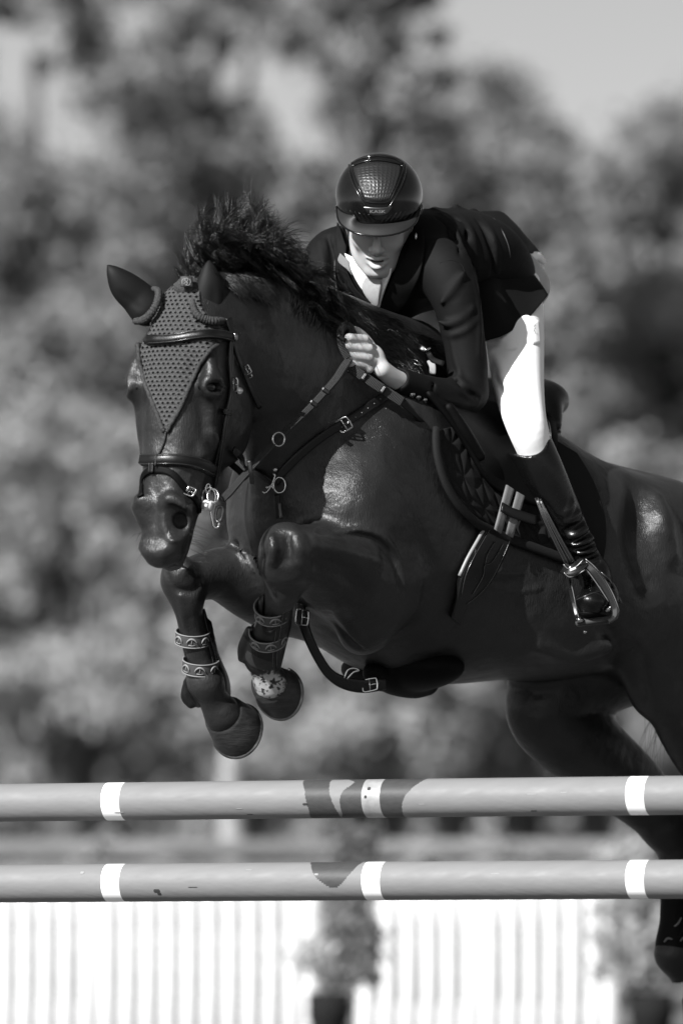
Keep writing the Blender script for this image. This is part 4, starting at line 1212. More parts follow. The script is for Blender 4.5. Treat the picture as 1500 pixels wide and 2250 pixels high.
bf_.chain([P(832, 792, -.27), P(806, 750, -.262), P(784, 728, -.275), P(768, 724, -.290)], [.017, .0145, .0125, .010], k=.006)
# right hand on the far side of the crest
bf_.chain([P(720, 720, .0), P(752, 706, .06), P(775, 694, .10)], [.032, .026, .024], k=.02)
vs, fc = bf_.mesh((P(640, 0, 0).x, -.42, P(0, 930, 0).z), (P(1230, 0, .5).x, .75, P(0, 320, 0).z), .0042)
print('rider', len(vs))
vs = relax(vs, fc, 2)
rider_body = mk_np('body', vs, fc, M['skin'], rider)
BS = Surf((vs, fc))
g = Geo()     # inside of the open mouth, with teeth
ellipsoid(g, rl(0, .084, -.0875), AX, sr(.020, .008, .006), 16, 10); g.build('mouth', mat('dark_mouth', .02, rough=.4), rider)
for s_ in (-1, 1):
    g = Geo(); pp, nn = zip(*[BS.near(rl(u * s_, .10, t), .002) for u, t in ((.010, .016), (.024, .021), (.040, .017), (.050, .006))])
    tube(g, pp, [.0025, .0035, .003, .001], n=6); g.build('eyebrow', M['hair'], rider)
# short dark hair at the nape and temples
hh_ = Field(); hh_.ell(rl(0, -.018, .0), AX, sr(.083, .090, .075), k=.01)
hh_.ell(rl(0, .075, -.02), AX, sr(.074, .085, .09), k=.01, op=-1)
hv, hfc = hh_.mesh(np.array(tuple(HC)) - .15, np.array(tuple(HC)) + .15, .006)
mk_np('hair', relax(hv, hfc, 2), hfc, M['hair'], rider)

# ---- helmet
helmet = thing('helmet', 'glossy black riding helmet with patterned front panel and wide visor', 'helmet', rl(0, 0, .03))
HEc = V(0, -.004, .045)
def hpt(th, ph, k=1.0):
    x, y, z = .1075 * math.sin(th) * math.sin(ph), .126 * math.sin(th) * math.cos(ph), .104 * math.cos(th)
    if z < 0: z *= .9
    return rl(HEc.x + x * k, HEc.y + y * k, HEc.z + z * k)
g = Geo(); n = 64; rows = []
ths = [R(q) for q in np.linspace(0.5, 104, 34)]
for th in ths: rows.append([hpt(th + (R(9) * max(0, -math.cos(R(360) * j / n)) * (th / R(104)) ** 3), R(360) * j / n) for j in range(n)])
for k_, th in ((.985, R(105)), (.94, R(104)), (.93, R(80))): rows.append([hpt(th + R(9) * max(0, -math.cos(R(360) * j / n)), R(360) * j / n, k_) for j in range(n)])
vs = [p for r_ in rows for p in r_]; fs = []
for i in range(len(rows) - 1):
    for j in range(n): fs.append((i * n + j, (i + 1) * n + j, (i + 1) * n + (j + 1) % n, i * n + (j + 1) % n))
fs.append(tuple(range(n)))
g.add(vs, fs)
shell = g.build('shell', M['helmet'], helmet)
va = np.array([tuple(v) for v in vs]); qa = [f for f in fs if len(f) == 4]
class Surf2(Surf):
    def __init__(s, vs_, fs_): s.t = BVHTree.FromPolygons([tuple(v) for v in vs_], [tuple(f) for f in fs_])
HES = Surf2(vs, qa)
def hs(pix, off=.002): return [HES.hit(x, y, off)[0] for x, y in pix]
def hex_mat():
    m = mat('hexagon_grip', .012, rough=.40, spec=.38, coat=.0)
    t = m.node_tree; N = t.nodes; L = t.links.new; b = N['Principled BSDF']
    vo = N.new('ShaderNodeTexVoronoi'); vo.feature = 'DISTANCE_TO_EDGE'; vo.inputs['Scale'].default_value = 95; vo.inputs['Randomness'].default_value = .25
    L(uvnode(N), vo.inputs['Vector'])
    bp = N.new('ShaderNodeBump'); bp.inputs['Distance'].default_value = .002
    L(vo.outputs['Distance'], bp.inputs['Height']); L(bp.outputs[0], b.inputs['Normal'])
    return m
g = Geo()
sheet(g, [hs(r_, .0025) for r_ in [[(776, 368), (800, 360), (829, 357), (858, 360), (881, 366)], [(781, 390), (803, 388), (829, 387), (856, 388), (877, 388)],
                             [(791, 415), (808, 416), (829, 417), (850, 416), (867, 414)], [(802, 438), (814, 441), (828, 442), (842, 441), (855, 437)]]], thick=.003, nu=4, nv=4)
g.build('grip_panel', hex_mat(), helmet)
g = Geo(); tube(g, hs([(774, 366), (780, 390), (790, 416), (801, 440), (815, 445), (830, 446), (844, 445), (856, 440), (868, 415), (878, 390), (883, 366), (858, 357), (829, 353), (800, 356)], .002), .0022, n=8, closed=True)
fr = g.build('panel_frame', M['helmet'], helmet)
for sgn, pix in ((1, [(766, 362), (770, 384), (780, 412), (795, 440), (808, 458), (815, 469)]), (2, [(891, 362), (888, 385), (878, 412), (864, 440), (852, 458), (846, 469)])):
    g = Geo(); tube(g, hs(pix, .001), .0026, n=8); g.build('rib', M['helmet'], helmet)
g = Geo(); tube(g, hs([(772, 360), (790, 350), (812, 345), (830, 343), (850, 345), (870, 350), (886, 360)], .0005), .0040, n=8); g.build('ridge', M['helmet'], helmet)
g = Geo(); sheet(g, [hs(r_, .004) for r_ in [[(797, 454), (812, 455), (830, 456), (846, 455), (861, 453)], [(803, 462), (815, 464), (830, 465), (843, 464), (856, 461)], [(809, 469), (820, 472), (830, 473), (840, 472), (850, 468)]]], thick=.003)
plate_ = g.build('name_plate', mat('brushed_dark_plate', .12, rough=.3, metal=1.0), helmet)
def lettering(txt, c, right, upv, size, m_, parent, name='lettering', thick=.0006, font_sc=(1, 1)):
    cu = bpy.data.curves.new('tmp', 'FONT'); cu.body = txt; cu.size = 1.0; cu.extrude = 0; cu.align_x = 'CENTER'; cu.align_y = 'CENTER'
    ob = bpy.data.objects.new('tmp', cu); COL.objects.link(ob)
    dg = bpy.context.evaluated_depsgraph_get(); me = bpy.data.meshes.new_from_object(ob.evaluated_get(dg))
    right = right.normalized(); upv = upv.normalized(); nn = right.cross(upv).normalized()
    if nn.y > 0: nn = -nn
    vs_ = [c + right * (v.co.x * size * font_sc[0]) + upv * (v.co.y * size * font_sc[1]) + nn * thick for v in me.vertices]
    fs_ = [tuple(p.vertices) for p in me.polygons]
    bpy.data.objects.remove(ob); bpy.data.curves.remove(cu); bpy.data.meshes.remove(me)
    return mk(name, np.array([tuple(v) for v in vs_]), fs_, m_, parent, smooth=False)
lettering('KASK', HES.hit(829, 464, .0055)[0], V(1, 0, 0), V(0, -.3, 1), .020, M['print'], plate_, font_sc=(.9, .62))
for i in range(7):
    for sgn in (-1, 1):
        x0 = 830 + sgn * (6 + i * 10)
        g = Geo(); tube(g, hs([(x0, 489 - i * 1.2), (x0 + sgn * 9, 480 - i * 1.4), (x0 + sgn * 15, 472 - i * 2.4)], -.0004), .0016, n=6); g.build('chevron_rib', M['helmet'], helmet)
# visor
g = Geo()
up_ = [(744, 474), (760, 483), (790, 489), (830, 492), (870, 488), (898, 480), (915, 468)]
tips = [(.104, .030, .030), (.092, .098, .018), (.055, .142, .012), (0, .158, .010), (-.055, .142, .012), (-.092, .098, .018), (-.104, .030, .030)]
top_ = [HES.hit(x, y, -.001)[0] for x, y in up_]
bot_ = [rl(-u * 1.0, f, t) for u, f, t in tips]
mid_ = [a * .5 + b_ * .5 + RT * .004 for a, b_ in zip(top_, bot_)]
sheet(g, [top_, mid_, bot_], thick=.004, nu=8, nv=6, side=(0, -.6, .8))
vz = g.build('visor', M['visor'], helmet)
g = Geo(); tube(g, bot_, .0026, n=8, steps=6); g.build('visor_rim', M['helmet'], vz)
for sgn, c in ((-1, (740, 470)), (1, (921, 466))):
    g = Geo(); p_, n_ = HES.hit(c[0], c[1], .0); tube(g, [p_ + V(0, 0, .02), p_ + V(.004 * sgn, 0, 0), p_ + V(0, 0, -.02)], [.003, .005, .003], n=8); g.build('clip', M['chrome_dark'], helmet)
def stp(pts_, nr, w_, th_, name, m_, parent):
    g = Geo(); ribbon(g, pts_, nr, w_, th_, steps=4); return g.build(name, m_, parent)
stp([rl(-.094, .010, .01), rl(-.086, .012, -.03), rl(-.076, .012, -.070), rl(-.052, .020, -.118), rl(-.0, .030, -.142), rl(.052, .020, -.118), rl(.076, .012, -.070), rl(.086, .012, -.03), rl(.094, .010, .01)],
    [-RU, -RU, -RU, -RT, -RT, -RT, RU, RU, RU], .016, .003, 'chin_strap', M['leather_matt'], helmet)
g = Geo(); ellipsoid(g, P(913, 519, -.03), XYZ, (.0035, .003, .010), 10, 8); g.build('strap_buckle', M['steel'], helmet)

# ---- jacket
jf = Field()
jf.chain([P(862, 606, .24), P(930, 578, .27), P(1000, 562, .32), P(1052, 600, .41), P(1076, 645, .46)], [.165, .185, .185, .158, .115], k=.05, squash=(UP, 1.42))
jf.ell(P(905, 530, .20), (nrm(LEFT), nrm(HEAD_DIR), UP), (.17, .17, .085), k=.05)      # shoulder blades
jf.ell(P(822, 640, .21), (nrm(LEFT), nrm(HEAD_DIR), UP), (.15, .11, .10), k=.05)      # chest
jf.chain([P(880, 590, .10), P(962, 590, .02), P(996, 642, -.02), P(1016, 730, -.02), P(1026, 806, -.02), P(1026, 862, -.02)], [.09, .086, .070, .059, .056, .055], k=.045)
jf.chain([P(1026, 862, -.02), P(985, 872, -.08), P(930, 858, -.160), P(880, 838, -.230)], [.055, .052, .043, .037], k=.02)
jf.ell(P(864, 833, -.252), (nrm(V(-1, -.3, .3)), V(0, 1, 0), UP), (.033, .030, .031), k=.004, op=-1)
jf.chain([P(840, 585, .18), P(738, 565, .20), P(706, 640, .14), P(722, 720, .02)], [.10, .082, .066, .055], k=.045)
# folds: raised ridges and pulled creases
def fold(pix, d, r, k, op=1): jf.chain([P(x, y, d) for x, y in pix], r, k=k, op=op)
fold([(962, 706), (985, 712), (1012, 702), (1038, 678)], -.075, [.004, .010, .010, .004], .014)
fold([(960, 716), (984, 724), (1014, 716), (1040, 690)], -.092, [.003, .006, .006, .003], .010, -1)
fold([(966, 668), (990, 640), (1010, 612), (1020, 596)], -.085, [.003, .009, .008, .003], .016)
fold([(972, 690), (996, 660), (1018, 640)], -.100, [.003, .006, .003], .012, -1)
fold([(1000, 838), (1016, 846), (1040, 866)], -.080, [.003, .007, .004], .012, -1)
fold([(985, 846), (1000, 862), (1030, 890)], -.088, [.003, .006, .004], .012, -1)
fold([(965, 838), (972, 862), (982, 884)], -.135, [.003, .005, .003], .010, -1)
for pix in ([(1000, 452), (1025, 490), (1040, 540), (1046, 600)], [(1040, 462), (1062, 500), (1074, 545), (1076, 600)], [(955, 460), (985, 488), (1008, 528), (1022, 575)], [(1076, 478), (1094, 512), (1100, 560)]):
    q = [P(x, y, .18 + (x - 950) * .0016) for x, y in pix]
    jf.chain(q, [.006, .016, .016, .006][:len(q)], k=.022)
J0 = Surf(jf.mesh((P(620, 0, 0).x, -.42, P(0, 960, 0).z), (P(1230, 0, .5).x, .80, P(0, 400, 0).z), .012))
for pix, r_, op in (([(1006, 468), (1036, 516), (1050, 590)], .010, 1), ([(996, 474), (1026, 524), (1040, 592)], .006, -1), ([(1058, 478), (1084, 526), (1092, 596)], .009, 1), ([(1048, 484), (1074, 532), (1082, 600)], .006, -1),
                    ([(968, 470), (1000, 508), (1022, 556)], .008, 1), ([(960, 478), (990, 516), (1010, 560)], .005, -1), ([(1040, 612), (1052, 690), (1052, 780)], .006, 1), ([(990, 740), (1000, 790), (1012, 826)], .005, 1),
                    ([(1050, 884), (1014, 862), (988, 842)], .006, 1), ([(1054, 870), (1024, 846), (1004, 828)], .006, 1), ([(1048, 876), (1018, 853), (996, 834)], .005, -1), ([(1044, 892), (1004, 886), (966, 878)], .005, 1),
                    ([(962, 730), (990, 736), (1022, 726), (1046, 704)], .007, 1), ([(700, 530), (712, 580), (716, 640)], .007, 1), ([(720, 520), (732, 570), (734, 620)], .006, -1), ([(940, 820), (950, 850), (946, 880)], .004, -1)):
    jf.chain([J0.hit(x, y, -.001)[0] for x, y in pix], list(np.interp(np.linspace(0, 1, len(pix)), (0, .5, 1), (.35, 1, .35)) * r_), k=.013, op=op)
vs, fc = jf.mesh((P(620, 0, 0).x, -.42, P(0, 960, 0).z), (P(1230, 0, .5).x, .80, P(0, 400, 0).z), .0052)
vs = relax(vs, fc, 3)
print('jacket', len(vs))
jacket = mk_np('jacket', vs, fc, M['cloth'], rider)
JS = Surf((vs, fc))
def jstrap(name, pix, off, r, m_, parent):
    g = Geo(); pp, nn = JS.path(pix, off); tube(g, pp, r, n=6, steps=4); return g.build(name, m_, parent)
jstrap('seam', [(965, 466), (1000, 492), (1022, 530), (1040, 580), (1052, 640), (1056, 700)], -.0002, .0016, M['cloth'], jacket)
jstrap('seam', [(1084, 480), (1104, 510), (1116, 540), (1120, 566)], .0, .0018, M['seam'], jacket)
jstrap('seam', [(966, 578), (990, 572), (1012, 580), (1022, 600)], 0, .0014, M['cloth'], jacket)
jstrap('cuff_hem', [(886, 806), (880, 826), (874, 848), (872, 862)], .0, .002, M['cloth'], jacket)
for (x, y) in ((905, 867), (918, 873), (933, 879)):
    c, n_ = JS.hit(x, y, .002); a1 = n_.orthogonal().normalized(); a2 = n_.cross(a1)
    g = Geo(); ellipsoid(g, c, (a1, a2, n_), (.0088, .0088, .004), 20, 8); bt = g.build('cuff_button', M['steel'], jacket)
    g = Geo(); tube(g, [c + n_ * .0042 + (a1 * math.cos(q) + a2 * math.sin(q)) * .0045 for q in (0, 1.2, 2.4, 3.6, 4.8)], .0011, n=6, steps=3, closed=True); g.build('button_relief', M['chrome_dark'], bt)
for (x, y) in ((908, 858), (921, 863), (936, 869)):
    pass
# tails of the jacket
g = Geo()
sheet(g, [[P(1040, 468, .34), P(1072, 463, .40), P(1104, 466, .48), P(1130, 490, .56)], [P(1062, 492, .28), P(1098, 490, .32), P(1130, 496, .42), P(1152, 513, .56)],
          [P(1084, 522, .25), P(1118, 524, .28), P(1150, 528, .40), P(1178, 540, .54)], [P(1100, 562, .24), P(1128, 558, .28), P(1160, 554, .40), P(1194, 560, .52)]], thick=.004, nu=8, nv=8,
      disp=lambda U, W: .006 * np.sin(U * 9 + W * 3) * W)
g.build('jacket_tail', M['cloth'], jacket)
g = Geo()
sheet(g, [[P(1046, 548, .26), P(1085, 552, .28), P(1120, 560, .31), P(1148, 556, .43)], [P(1044, 610, .20), P(1084, 615, .21), P(1122, 612, .26), P(1164, 590, .40)],
          [P(1046, 675, .15), P(1088, 680, .17), P(1134, 664, .22), P(1184, 624, .36)], [P(1054, 750, .12), P(1104, 738, .16), P(1152, 706, .20), P(1201, 654, .32)]], thick=.004, nu=10, nv=10,
      disp=lambda U, W: .011 * np.sin(U * 10 - W * 2.0) * (.3 + W * .7))
g.build('jacket_tail', M['cloth'], jacket)
# lapels, collar
def lay(rows_, off, th, name, m_, parent, nu=5, nv=5):
    g = Geo(); sheet(g, [[JS.hit(x, y, off)[0] for x, y in r_] for r_ in rows_], thick=th, nu=nu, nv=nv); return g.build(name, m_, parent)
lay([[(742, 500), (752, 520), (764, 545)], [(738, 540), (752, 560), (766, 585)], [(738, 585), (758, 605), (778, 620)], [(742, 620), (775, 640), (800, 645)], [(760, 640), (795, 662), (832, 668)]], .016, .006, 'lapel', M['cloth'], jacket)
lay([[(905, 520), (915, 515), (928, 510)], [(898, 560), (915, 560), (935, 556)], [(872, 600), (900, 610), (925, 610)], [(845, 650), (872, 655), (900, 650)], [(834, 672), (850, 680), (866, 684)]], .014, .006, 'lapel', M['cloth'], jacket)
jstrap('collar_seam', [(752, 498), (741, 540), (735, 590), (737, 640)], .004, .0018, M['seam'], jacket)
# shirt front and tie
lay([[(764, 560), (800, 575), (840, 590), (868, 590)], [(778, 590), (806, 605), (840, 610), (864, 604)], [(795, 620), (815, 630), (838, 634), (852, 628)], [(815, 645), (826, 654), (836, 658), (842, 652)], [(830, 662), (832, 666), (835, 667), (838, 664)]], .020, .006, 'shirt', M['shirt'], rider)
lay([[(755, 560), (764, 566), (776, 576)], [(752, 574), (764, 582), (780, 594)], [(770, 590), (778, 594), (786, 604)]], .026, .004, 'shirt_collar', mat('grey_collar', .14, rough=.8), rider)
g = Geo(); 
tr_ = [[(818, 606), (832, 604), (850, 608)], [(808, 622), (828, 624), (846, 624)], [(814, 640), (828, 644), (842, 640)], [(826, 655), (832, 660), (838, 656)]]
sheet(g, [[JS.hit(x, y, .030)[0] for x, y in r_] for r_ in tr_], thick=.006, nu=5, nv=6)
tm = weave_mat('ribbed_tie', .5, .007); g.build('tie', tm, rider)
# white cuff of the far hand
g = Geo(); tube(g, [P(756, 676, .02), P(776, 684, .03), P(802, 694, .03)], [.009, .012, .006], n=10); g.build('cuff', M['shirt'], rider)

# ---- breeches
def mir(p): return p - LEFT * (2 * (p - MID0).dot(LEFT))
wf = Field()
hipL = [P(1122, 640, .42), P(1130, 740, .28), P(1139, 850, .09), P(1154, 925, -.01), P(1176, 990, .015)]
wr = [.088, .082, .070, .058, .050]
wf.ell(P(1082, 645, .52), (nrm(LEFT), nrm(HEAD_DIR), UP), (.14, .11, .13), k=.05)
wf.chain(hipL, wr, k=.04)
wf.chain([mir(p) for p in hipL], wr, k=.04)
_lo, _hi = (P(640, 0, .4).x, -.35, P(0, 1040, 0).z), (P(1240, 0, .5).x, .95, P(0, 520, 0).z)
vs, fc = wf.mesh(_lo, _hi, .011)
W0 = Surf((vs, fc))
for pix, r_, op in (([(1078, 775), (1098, 800), (1112, 850)], .006, 1), ([(1075, 752), (1096, 760), (1124, 764)], .005, -1), ([(1108, 880), (1118, 920), (1130, 950)], .006, 1),
                    ([(1150, 610), (1170, 622), (1190, 622)], .006, -1), ([(1085, 830), (1100, 856), (1112, 872)], .005, -1)):
    wf.chain([W0.hit(x, y, -.001)[0] for x, y in pix], [r_ * .4, r_, r_ * .4], k=.02, op=op)
vs, fc = wf.mesh(_lo, _hi, .0055)
vs = relax(vs, fc, 3)
breeches = mk_np('breeches', vs, fc, M['white'], rider)
WS = Surf((vs, fc))
g = Geo(); tube(g, [P(1142, 580, .40), P(1160, 566, .44), P(1180, 563, .50), P(1193, 576, .54)], [.010, .013, .012, .008], n=10); g.build('waistband', M['white'], breeches)
g = Geo(); tube(g, [P(1150, 600, .40), P(1172, 592, .44), P(1192, 590, .52)], [.005, .006, .004], n=8); g.build('waist_seam', M['white'], breeches)
c0 = WS.hit(1173, 731, .003); 
g = Geo(); sheet(g, [[WS.hit(x, y, .0025)[0] for x, y in r_] for r_ in [[(1163, 706), (1173, 705), (1181, 704)], [(1166, 731), (1175, 730), (1184, 729)], [(1168, 757), (1177, 757), (1186, 756)]]], thick=.001)
wl = g.build('woven_label', M['white'], breeches)
lettering('BOSS', WS.hit(1171, 731, .0045)[0], V(.1, 0, 1), V(-1, -.45, .05), .021, mat('black_print', .01, rough=.6), wl, font_sc=(.86, .52))

# ---- boots
def boot(mp, wrinkles, name):
    f = Field(); q = lambda x, y, d: mp(P(x, y, d - .05))
    f.chain([q(1163, 985, .06), q(1190, 1042, .07), q(1226, 1112, .095), q(1262, 1180, .125), q(1288, 1228, .15), q(1304, 1262, .16)], [.066, .064, .055, .045, .040, .040], k=.01)
    f.chain([q(1304, 1262, .16), q(1310, 1292, .12), q(1303, 1316, .07), q(1297, 1326, .04)], [.040, .040, .040, .036], k=.02)
    f.ell(q(1298, 1322, .035), (nrm(V(1, 0, .12)), V(0, 1, 0), UP), (.042, .05, .030), k=.015)
    f.chain([q(1304, 1262, .16), q(1330, 1300, .20), q(1336, 1318, .20)], [.038, .034, .030], k=.02)
    f.chain([q(1188, 980, .12), q(1196, 940, .11), q(1197, 924, .10)], [.030, .016, .007], k=.02)
    f.ell(q(1140, 948, .02), (nrm(V(1, .2, .3)), V(0, 1, 0), UP), (.068, .16, .068), k=.006, op=-1)
    A = np.array([tuple(q(x, y, d)) for x, y, d in ((1163, 900, .0), (1370, 1370, .32), (1080, 985, .07), (1300, 1370, -.05))])
    if wrinkles:
        v_, f_ = f.mesh(A.min(0) - .12, A.max(0) + .12, .010); B0 = Surf((v_, f_))
        for pix, r_, op in (([(1236, 1150), (1252, 1142), (1272, 1126)], .008, 1), ([(1250, 1182), (1266, 1176), (1288, 1162)], .010, 1), ([(1256, 1198), (1276, 1194), (1300, 1182)], .010, 1),
                            ([(1266, 1214), (1286, 1213), (1306, 1206)], .009, 1), ([(1274, 1236), (1290, 1236), (1312, 1230)], .009, 1), ([(1238, 1132), (1248, 1122), (1258, 1104)], .006, 1),
                            ([(1240, 1166), (1258, 1160), (1282, 1144)], .006, -1), ([(1256, 1206), (1280, 1204), (1304, 1194)], .006, -1), ([(1264, 1225), (1288, 1225), (1310, 1217)], .006, -1), ([(1250, 1190), (1268, 1186), (1292, 1172)], .005, -1)):
            f.chain([B0.hit(x, y, .0)[0] for x, y in pix], [r_ * .4, r_, r_ * .5], k=.014, op=op)
    v_, f_ = f.mesh(A.min(0) - .12, A.max(0) + .12, .0048)
    return relax(v_, f_, 2), f_
bv, bfc = boot(lambda p: p, True, 'l')
bt_ = mk_np('riding_boot', bv, bfc, M['boot'], rider)
BO = Surf((bv, bfc))
g = Geo(); pp, nn = zip(*[BO.near(P(x, y, .0), .0005) for x, y in ((1200, 924), (1192, 950), (1186, 978), (1172, 996), (1154, 1004), (1132, 1002))]); tube(g, pp, .003, n=6); g.build('binding', M['boot'], bt_)
c, n_ = BO.hit(1204, 957, .002); g = Geo(); ellipsoid(g, c, (V(1, 0, 0), V(0, 1, 0), V(0, 0, 1)), (.006, .004, .013), 14, 8); g.build('oval_badge', M['steel'], bt_)
g = Geo(); pp, nn = BO.path([(1266, 1318), (1280, 1312), (1300, 1304), (1322, 1300), (1338, 1304)], .0005); tube(g, pp, .0018, n=6); g.build('toe_seam', M['piping'], bt_)
def PS(x, y, d): return P(x, y, d - .05)
# sole and spur
sf2 = Field()
sf2.chain([PS(1296, 1348, .045), PS(1306, 1350, .10), PS(1322, 1346, .18)], [.034, .036, .028], k=.01, squash=(UP, 2.6))
sv, sfc = sf2.mesh(np.array(tuple(PS(1300, 1420, 0))) - .12, np.array(tuple(PS(1330, 1290, .2))) + .12, .005)
mk_np('sole', relax(sv, sfc, 1), sfc, M['leather_matt'], bt_)
g = Geo(); tube(g, [BO.hit(1316, 1256, .003)[0], BO.hit(1336, 1276, .003)[0], PS(1352, 1300, .20), PS(1364, 1326, .22)], [.003, .003, .0032, .004], n=8); g.build('spur', M['chrome_dark'], bt_)
v_, f_ = boot(mir, False, 'r')
mk_np('riding_boot', v_, f_, M['boot'], rider)
# ================================================================== STIRRUP
stir = thing('stirrup', 'black stirrup iron with pale edges round the rider boot', 'stirrup', PS(1290, 1370, .06))
D = .045
g = Geo()
def rib(pix, d, w_, th_, nr=V(-.3, -1, .1)):
    ribbon(g, [PS(x, y, dd) for (x, y), dd in zip(pix, d)], [nr] * len(pix), w_, th_, steps=5)
rib([(1240, 1250), (1252, 1256), (1266, 1250), (1280, 1238)], [.03, .015, .015, .03], .034, .012)
rib([(1283, 1238), (1304, 1256), (1326, 1286), (1342, 1316), (1351, 1338), (1350, 1356), (1338, 1366)], [.035, .03, .03, .03, .03, .03, .04], [.022, .026, .026, .022, .022, .018, .014], .010)
rib([(1246, 1262), (1252, 1290), (1260, 1325), (1268, 1358)], [.045, .07, .08, .07], .012, .010)
g.build('iron', M['chrome_dark'], stir)
g = Geo(); box(g, PS(1302, 1366, .07), (V(1, 0, .12).normalized(), V(0, 1, 0), V(-.12, 0, 1).normalized()), (.048, .035, .009), .003); g.build('tread', M['red'], stir)
for pix, d in (([(1237, 1240), (1248, 1250), (1266, 1244), (1280, 1230)], .004), ([(1238, 1258), (1250, 1268), (1268, 1262), (1284, 1252)], .004), ([(1285, 1228), (1306, 1246), (1330, 1278), (1347, 1308), (1358, 1338)], .020), ([(1286, 1250), (1300, 1268), (1318, 1294), (1336, 1322)], .020), ([(1250, 1268), (1258, 1300), (1266, 1340), (1272, 1362)], .060)):
    g = Geo(); tube(g, [PS(x, y, d) for x, y in pix], .0016, n=6); g.build('pale_edge_line', mat('pale_edge_metal', .2, rough=.35, metal=.6), stir)
g = Geo(); box(g, PS(1258, 1251, .0), (V(1, 0, .35).normalized(), V(0, 1, 0), V(-.35, 0, 1).normalized()), (.009, .002, .0035), .001); g.build('white_badge', M['shirt'], stir)
for (x, y) in ((1272, 1362), (1336, 1338)):
    g = Geo(); box(g, PS(x, y, .03), (V(1, 0, .2).normalized(), V(0, 1, 0), V(-.2, 0, 1).normalized()), (.010, .006, .007), .002); g.build('steel_pad', M['steel'], stir)
g = Geo(); ellipsoid(g, PS(1284, 1388, .06), XYZ, (.006, .005, .005), 10, 8); g.build('sole_stud', M['steel'], stir)
for off in (0, 12):
    g = Geo(); ribbon(g, [PS(1178 + off * .5, 1094 + off * .2, .03), PS(1196 + off * .8, 1140, .02), PS(1220 + off, 1190, .02), PS(1246 + off * 1.1, 1242 - off * .3, .025)], [V(-.2, -1, .1)] * 4, [.010, .012, .013, .014], .004, steps=4)
    sl = g.build('stirrup_leather', M['leather'], stir)
    for e in (-3.5, 3.5):
        g = Geo(); tube(g, [PS(1178 + off * .5 + e, 1094 + off * .2, .026), PS(1196 + off * .8 + e, 1140, .0155), PS(1220 + off + e, 1190, .0155), PS(1246 + off * 1.1 + e, 1242 - off * .3, .0205)], .0009, n=5); g.build('stitching', M['seam'], sl)
# ================================================================== REINS
reins = thing('reins', 'black woven rubber reins running from the bit up to the rider fist', 'reins', P(700, 880, -.4))
def rein(pts_, w_, m_, name, nr=V(-.2, -1, .2), th=.006, parent=reins):
    if hasattr(w_, '__len__'):
        C = spline([tuple(p) + (q_,) for p, q_ in zip(pts_, w_)], 4); w_ = [float(c[3]) for c in C]
    else:
        C = spline(pts_, 4)
    pts_ = [(c[0], c[1], min(c[2], HS.hit(c[0], c[1])[0].y - .020) if 560 < c[0] < 748 and c[1] > 820 else c[2]) for c in C]
    for _k in range(3):          # ease the depth so that the strap runs straight
        pts_ = [pts_[0]] + [(b[0], b[1], min(b[2], (a[2] + b[2] * 2 + c[2]) / 4)) for a, b, c in zip(pts_, pts_[1:], pts_[2:])] + [pts_[-1]]
    g = Geo(); ribbon(g, [P(*p) for p in pts_], [nr] * len(pts_), w_, th, steps=2); return g.build(name, m_, parent)
rein([(487, 1100, -.68), (505, 1082, -.665), (540, 1042, -.62), (580, 998, -.565), (612, 964, -.52), (650, 926, -.47), (682, 895, -.43), (715, 860, -.385), (738, 834, -.375), (756, 806, -.37), (766, 792, -.345)], [.018, .022, .018, .017, .016, .016, .018, .020, .022, .022, .022], M['rubber'], 'rein')
rein([(764, 786, -.345), (754, 768, -.35), (748, 748, -.35), (748, 728, -.345), (756, 716, -.335), (768, 718, -.325), (776, 732, -.31)], .020, M['rubber'], 'rein_loop')
rein([(770, 808, -.335), (790, 822, -.34), (820, 842, -.335), (850, 862, -.32), (884, 884, -.30)], .027, M['rubber'], 'hand_rein')
rein([(884, 884, -.295), (905, 904, -.27), (928, 928, -.22), (946, 948, -.17)], [.022, .016, .012, .010], M['leather'], 'rein_end')
for (x, y, z) in ((800, 828, -.346), (842, 856, -.333), (716, 859, -.397), (690, 887, -.43), (750, 742, -.357)):
    if y > 845 and x < 740: z = HS.hit(x, y)[0].y - .034
    g = Geo(); p_ = P(x, y, z); dr = V(.8, 0, .6) if x > 790 else V(.75, 0, -.66)
    dr = V(.55, 0, .83) if x > 790 else V(.8, 0, -.6)
    if x == 752: dr = V(1, 0, .1)
    ribbon(g, [p_ - dr * .013, p_, p_ + dr * .013], [V(-.2, -1, .2)] * 3, .011, .005, steps=2); g.build('rein_stop', M['leather'], reins)
g = Geo(); tube(g, [P(612 + 13 * math.cos(R(q)) , 965 + 15 * math.sin(R(q)), -.535 + .01 * math.cos(R(q))) for q in range(0, 360, 30)], .0024, n=8, steps=3, closed=True); g.build('martingale_ring', M['steel'], reins)
rein([(548, 1012, -.64), (552, 1040, -.64), (554, 1062, -.63)], .012, M['leather'], 'fork_end', th=.005)
rein([(498, 1012, -.56), (520, 1030, -.575), (543, 1052, -.60)], .018, M['leather'], 'fork_strap')
g = Geo()
tube(g, [P(900, 790, -.12), P(912, 800, -.13), P(922, 802, -.13), P(915, 792, -.12)], .0028, n=8, closed=True)
g.build('rein_buckle', M['steel'], reins)
stp([P(764, 690, .02), P(800, 702, .0), P(832, 716, -.02), P(862, 742, -.04), (P(890, 778, -.06)), P(905, 800, -.08)], [V(-.2, -1, .4)] * 6, .022, .005, 'rein', M['rubber'], reins)
stp([P(829, 695, -.035), P(827, 710, -.04), P(823, 728, -.04)], [V(-.2, -1, .2)] * 3, .013, .005, 'rein_keeper', M['leather'], reins)
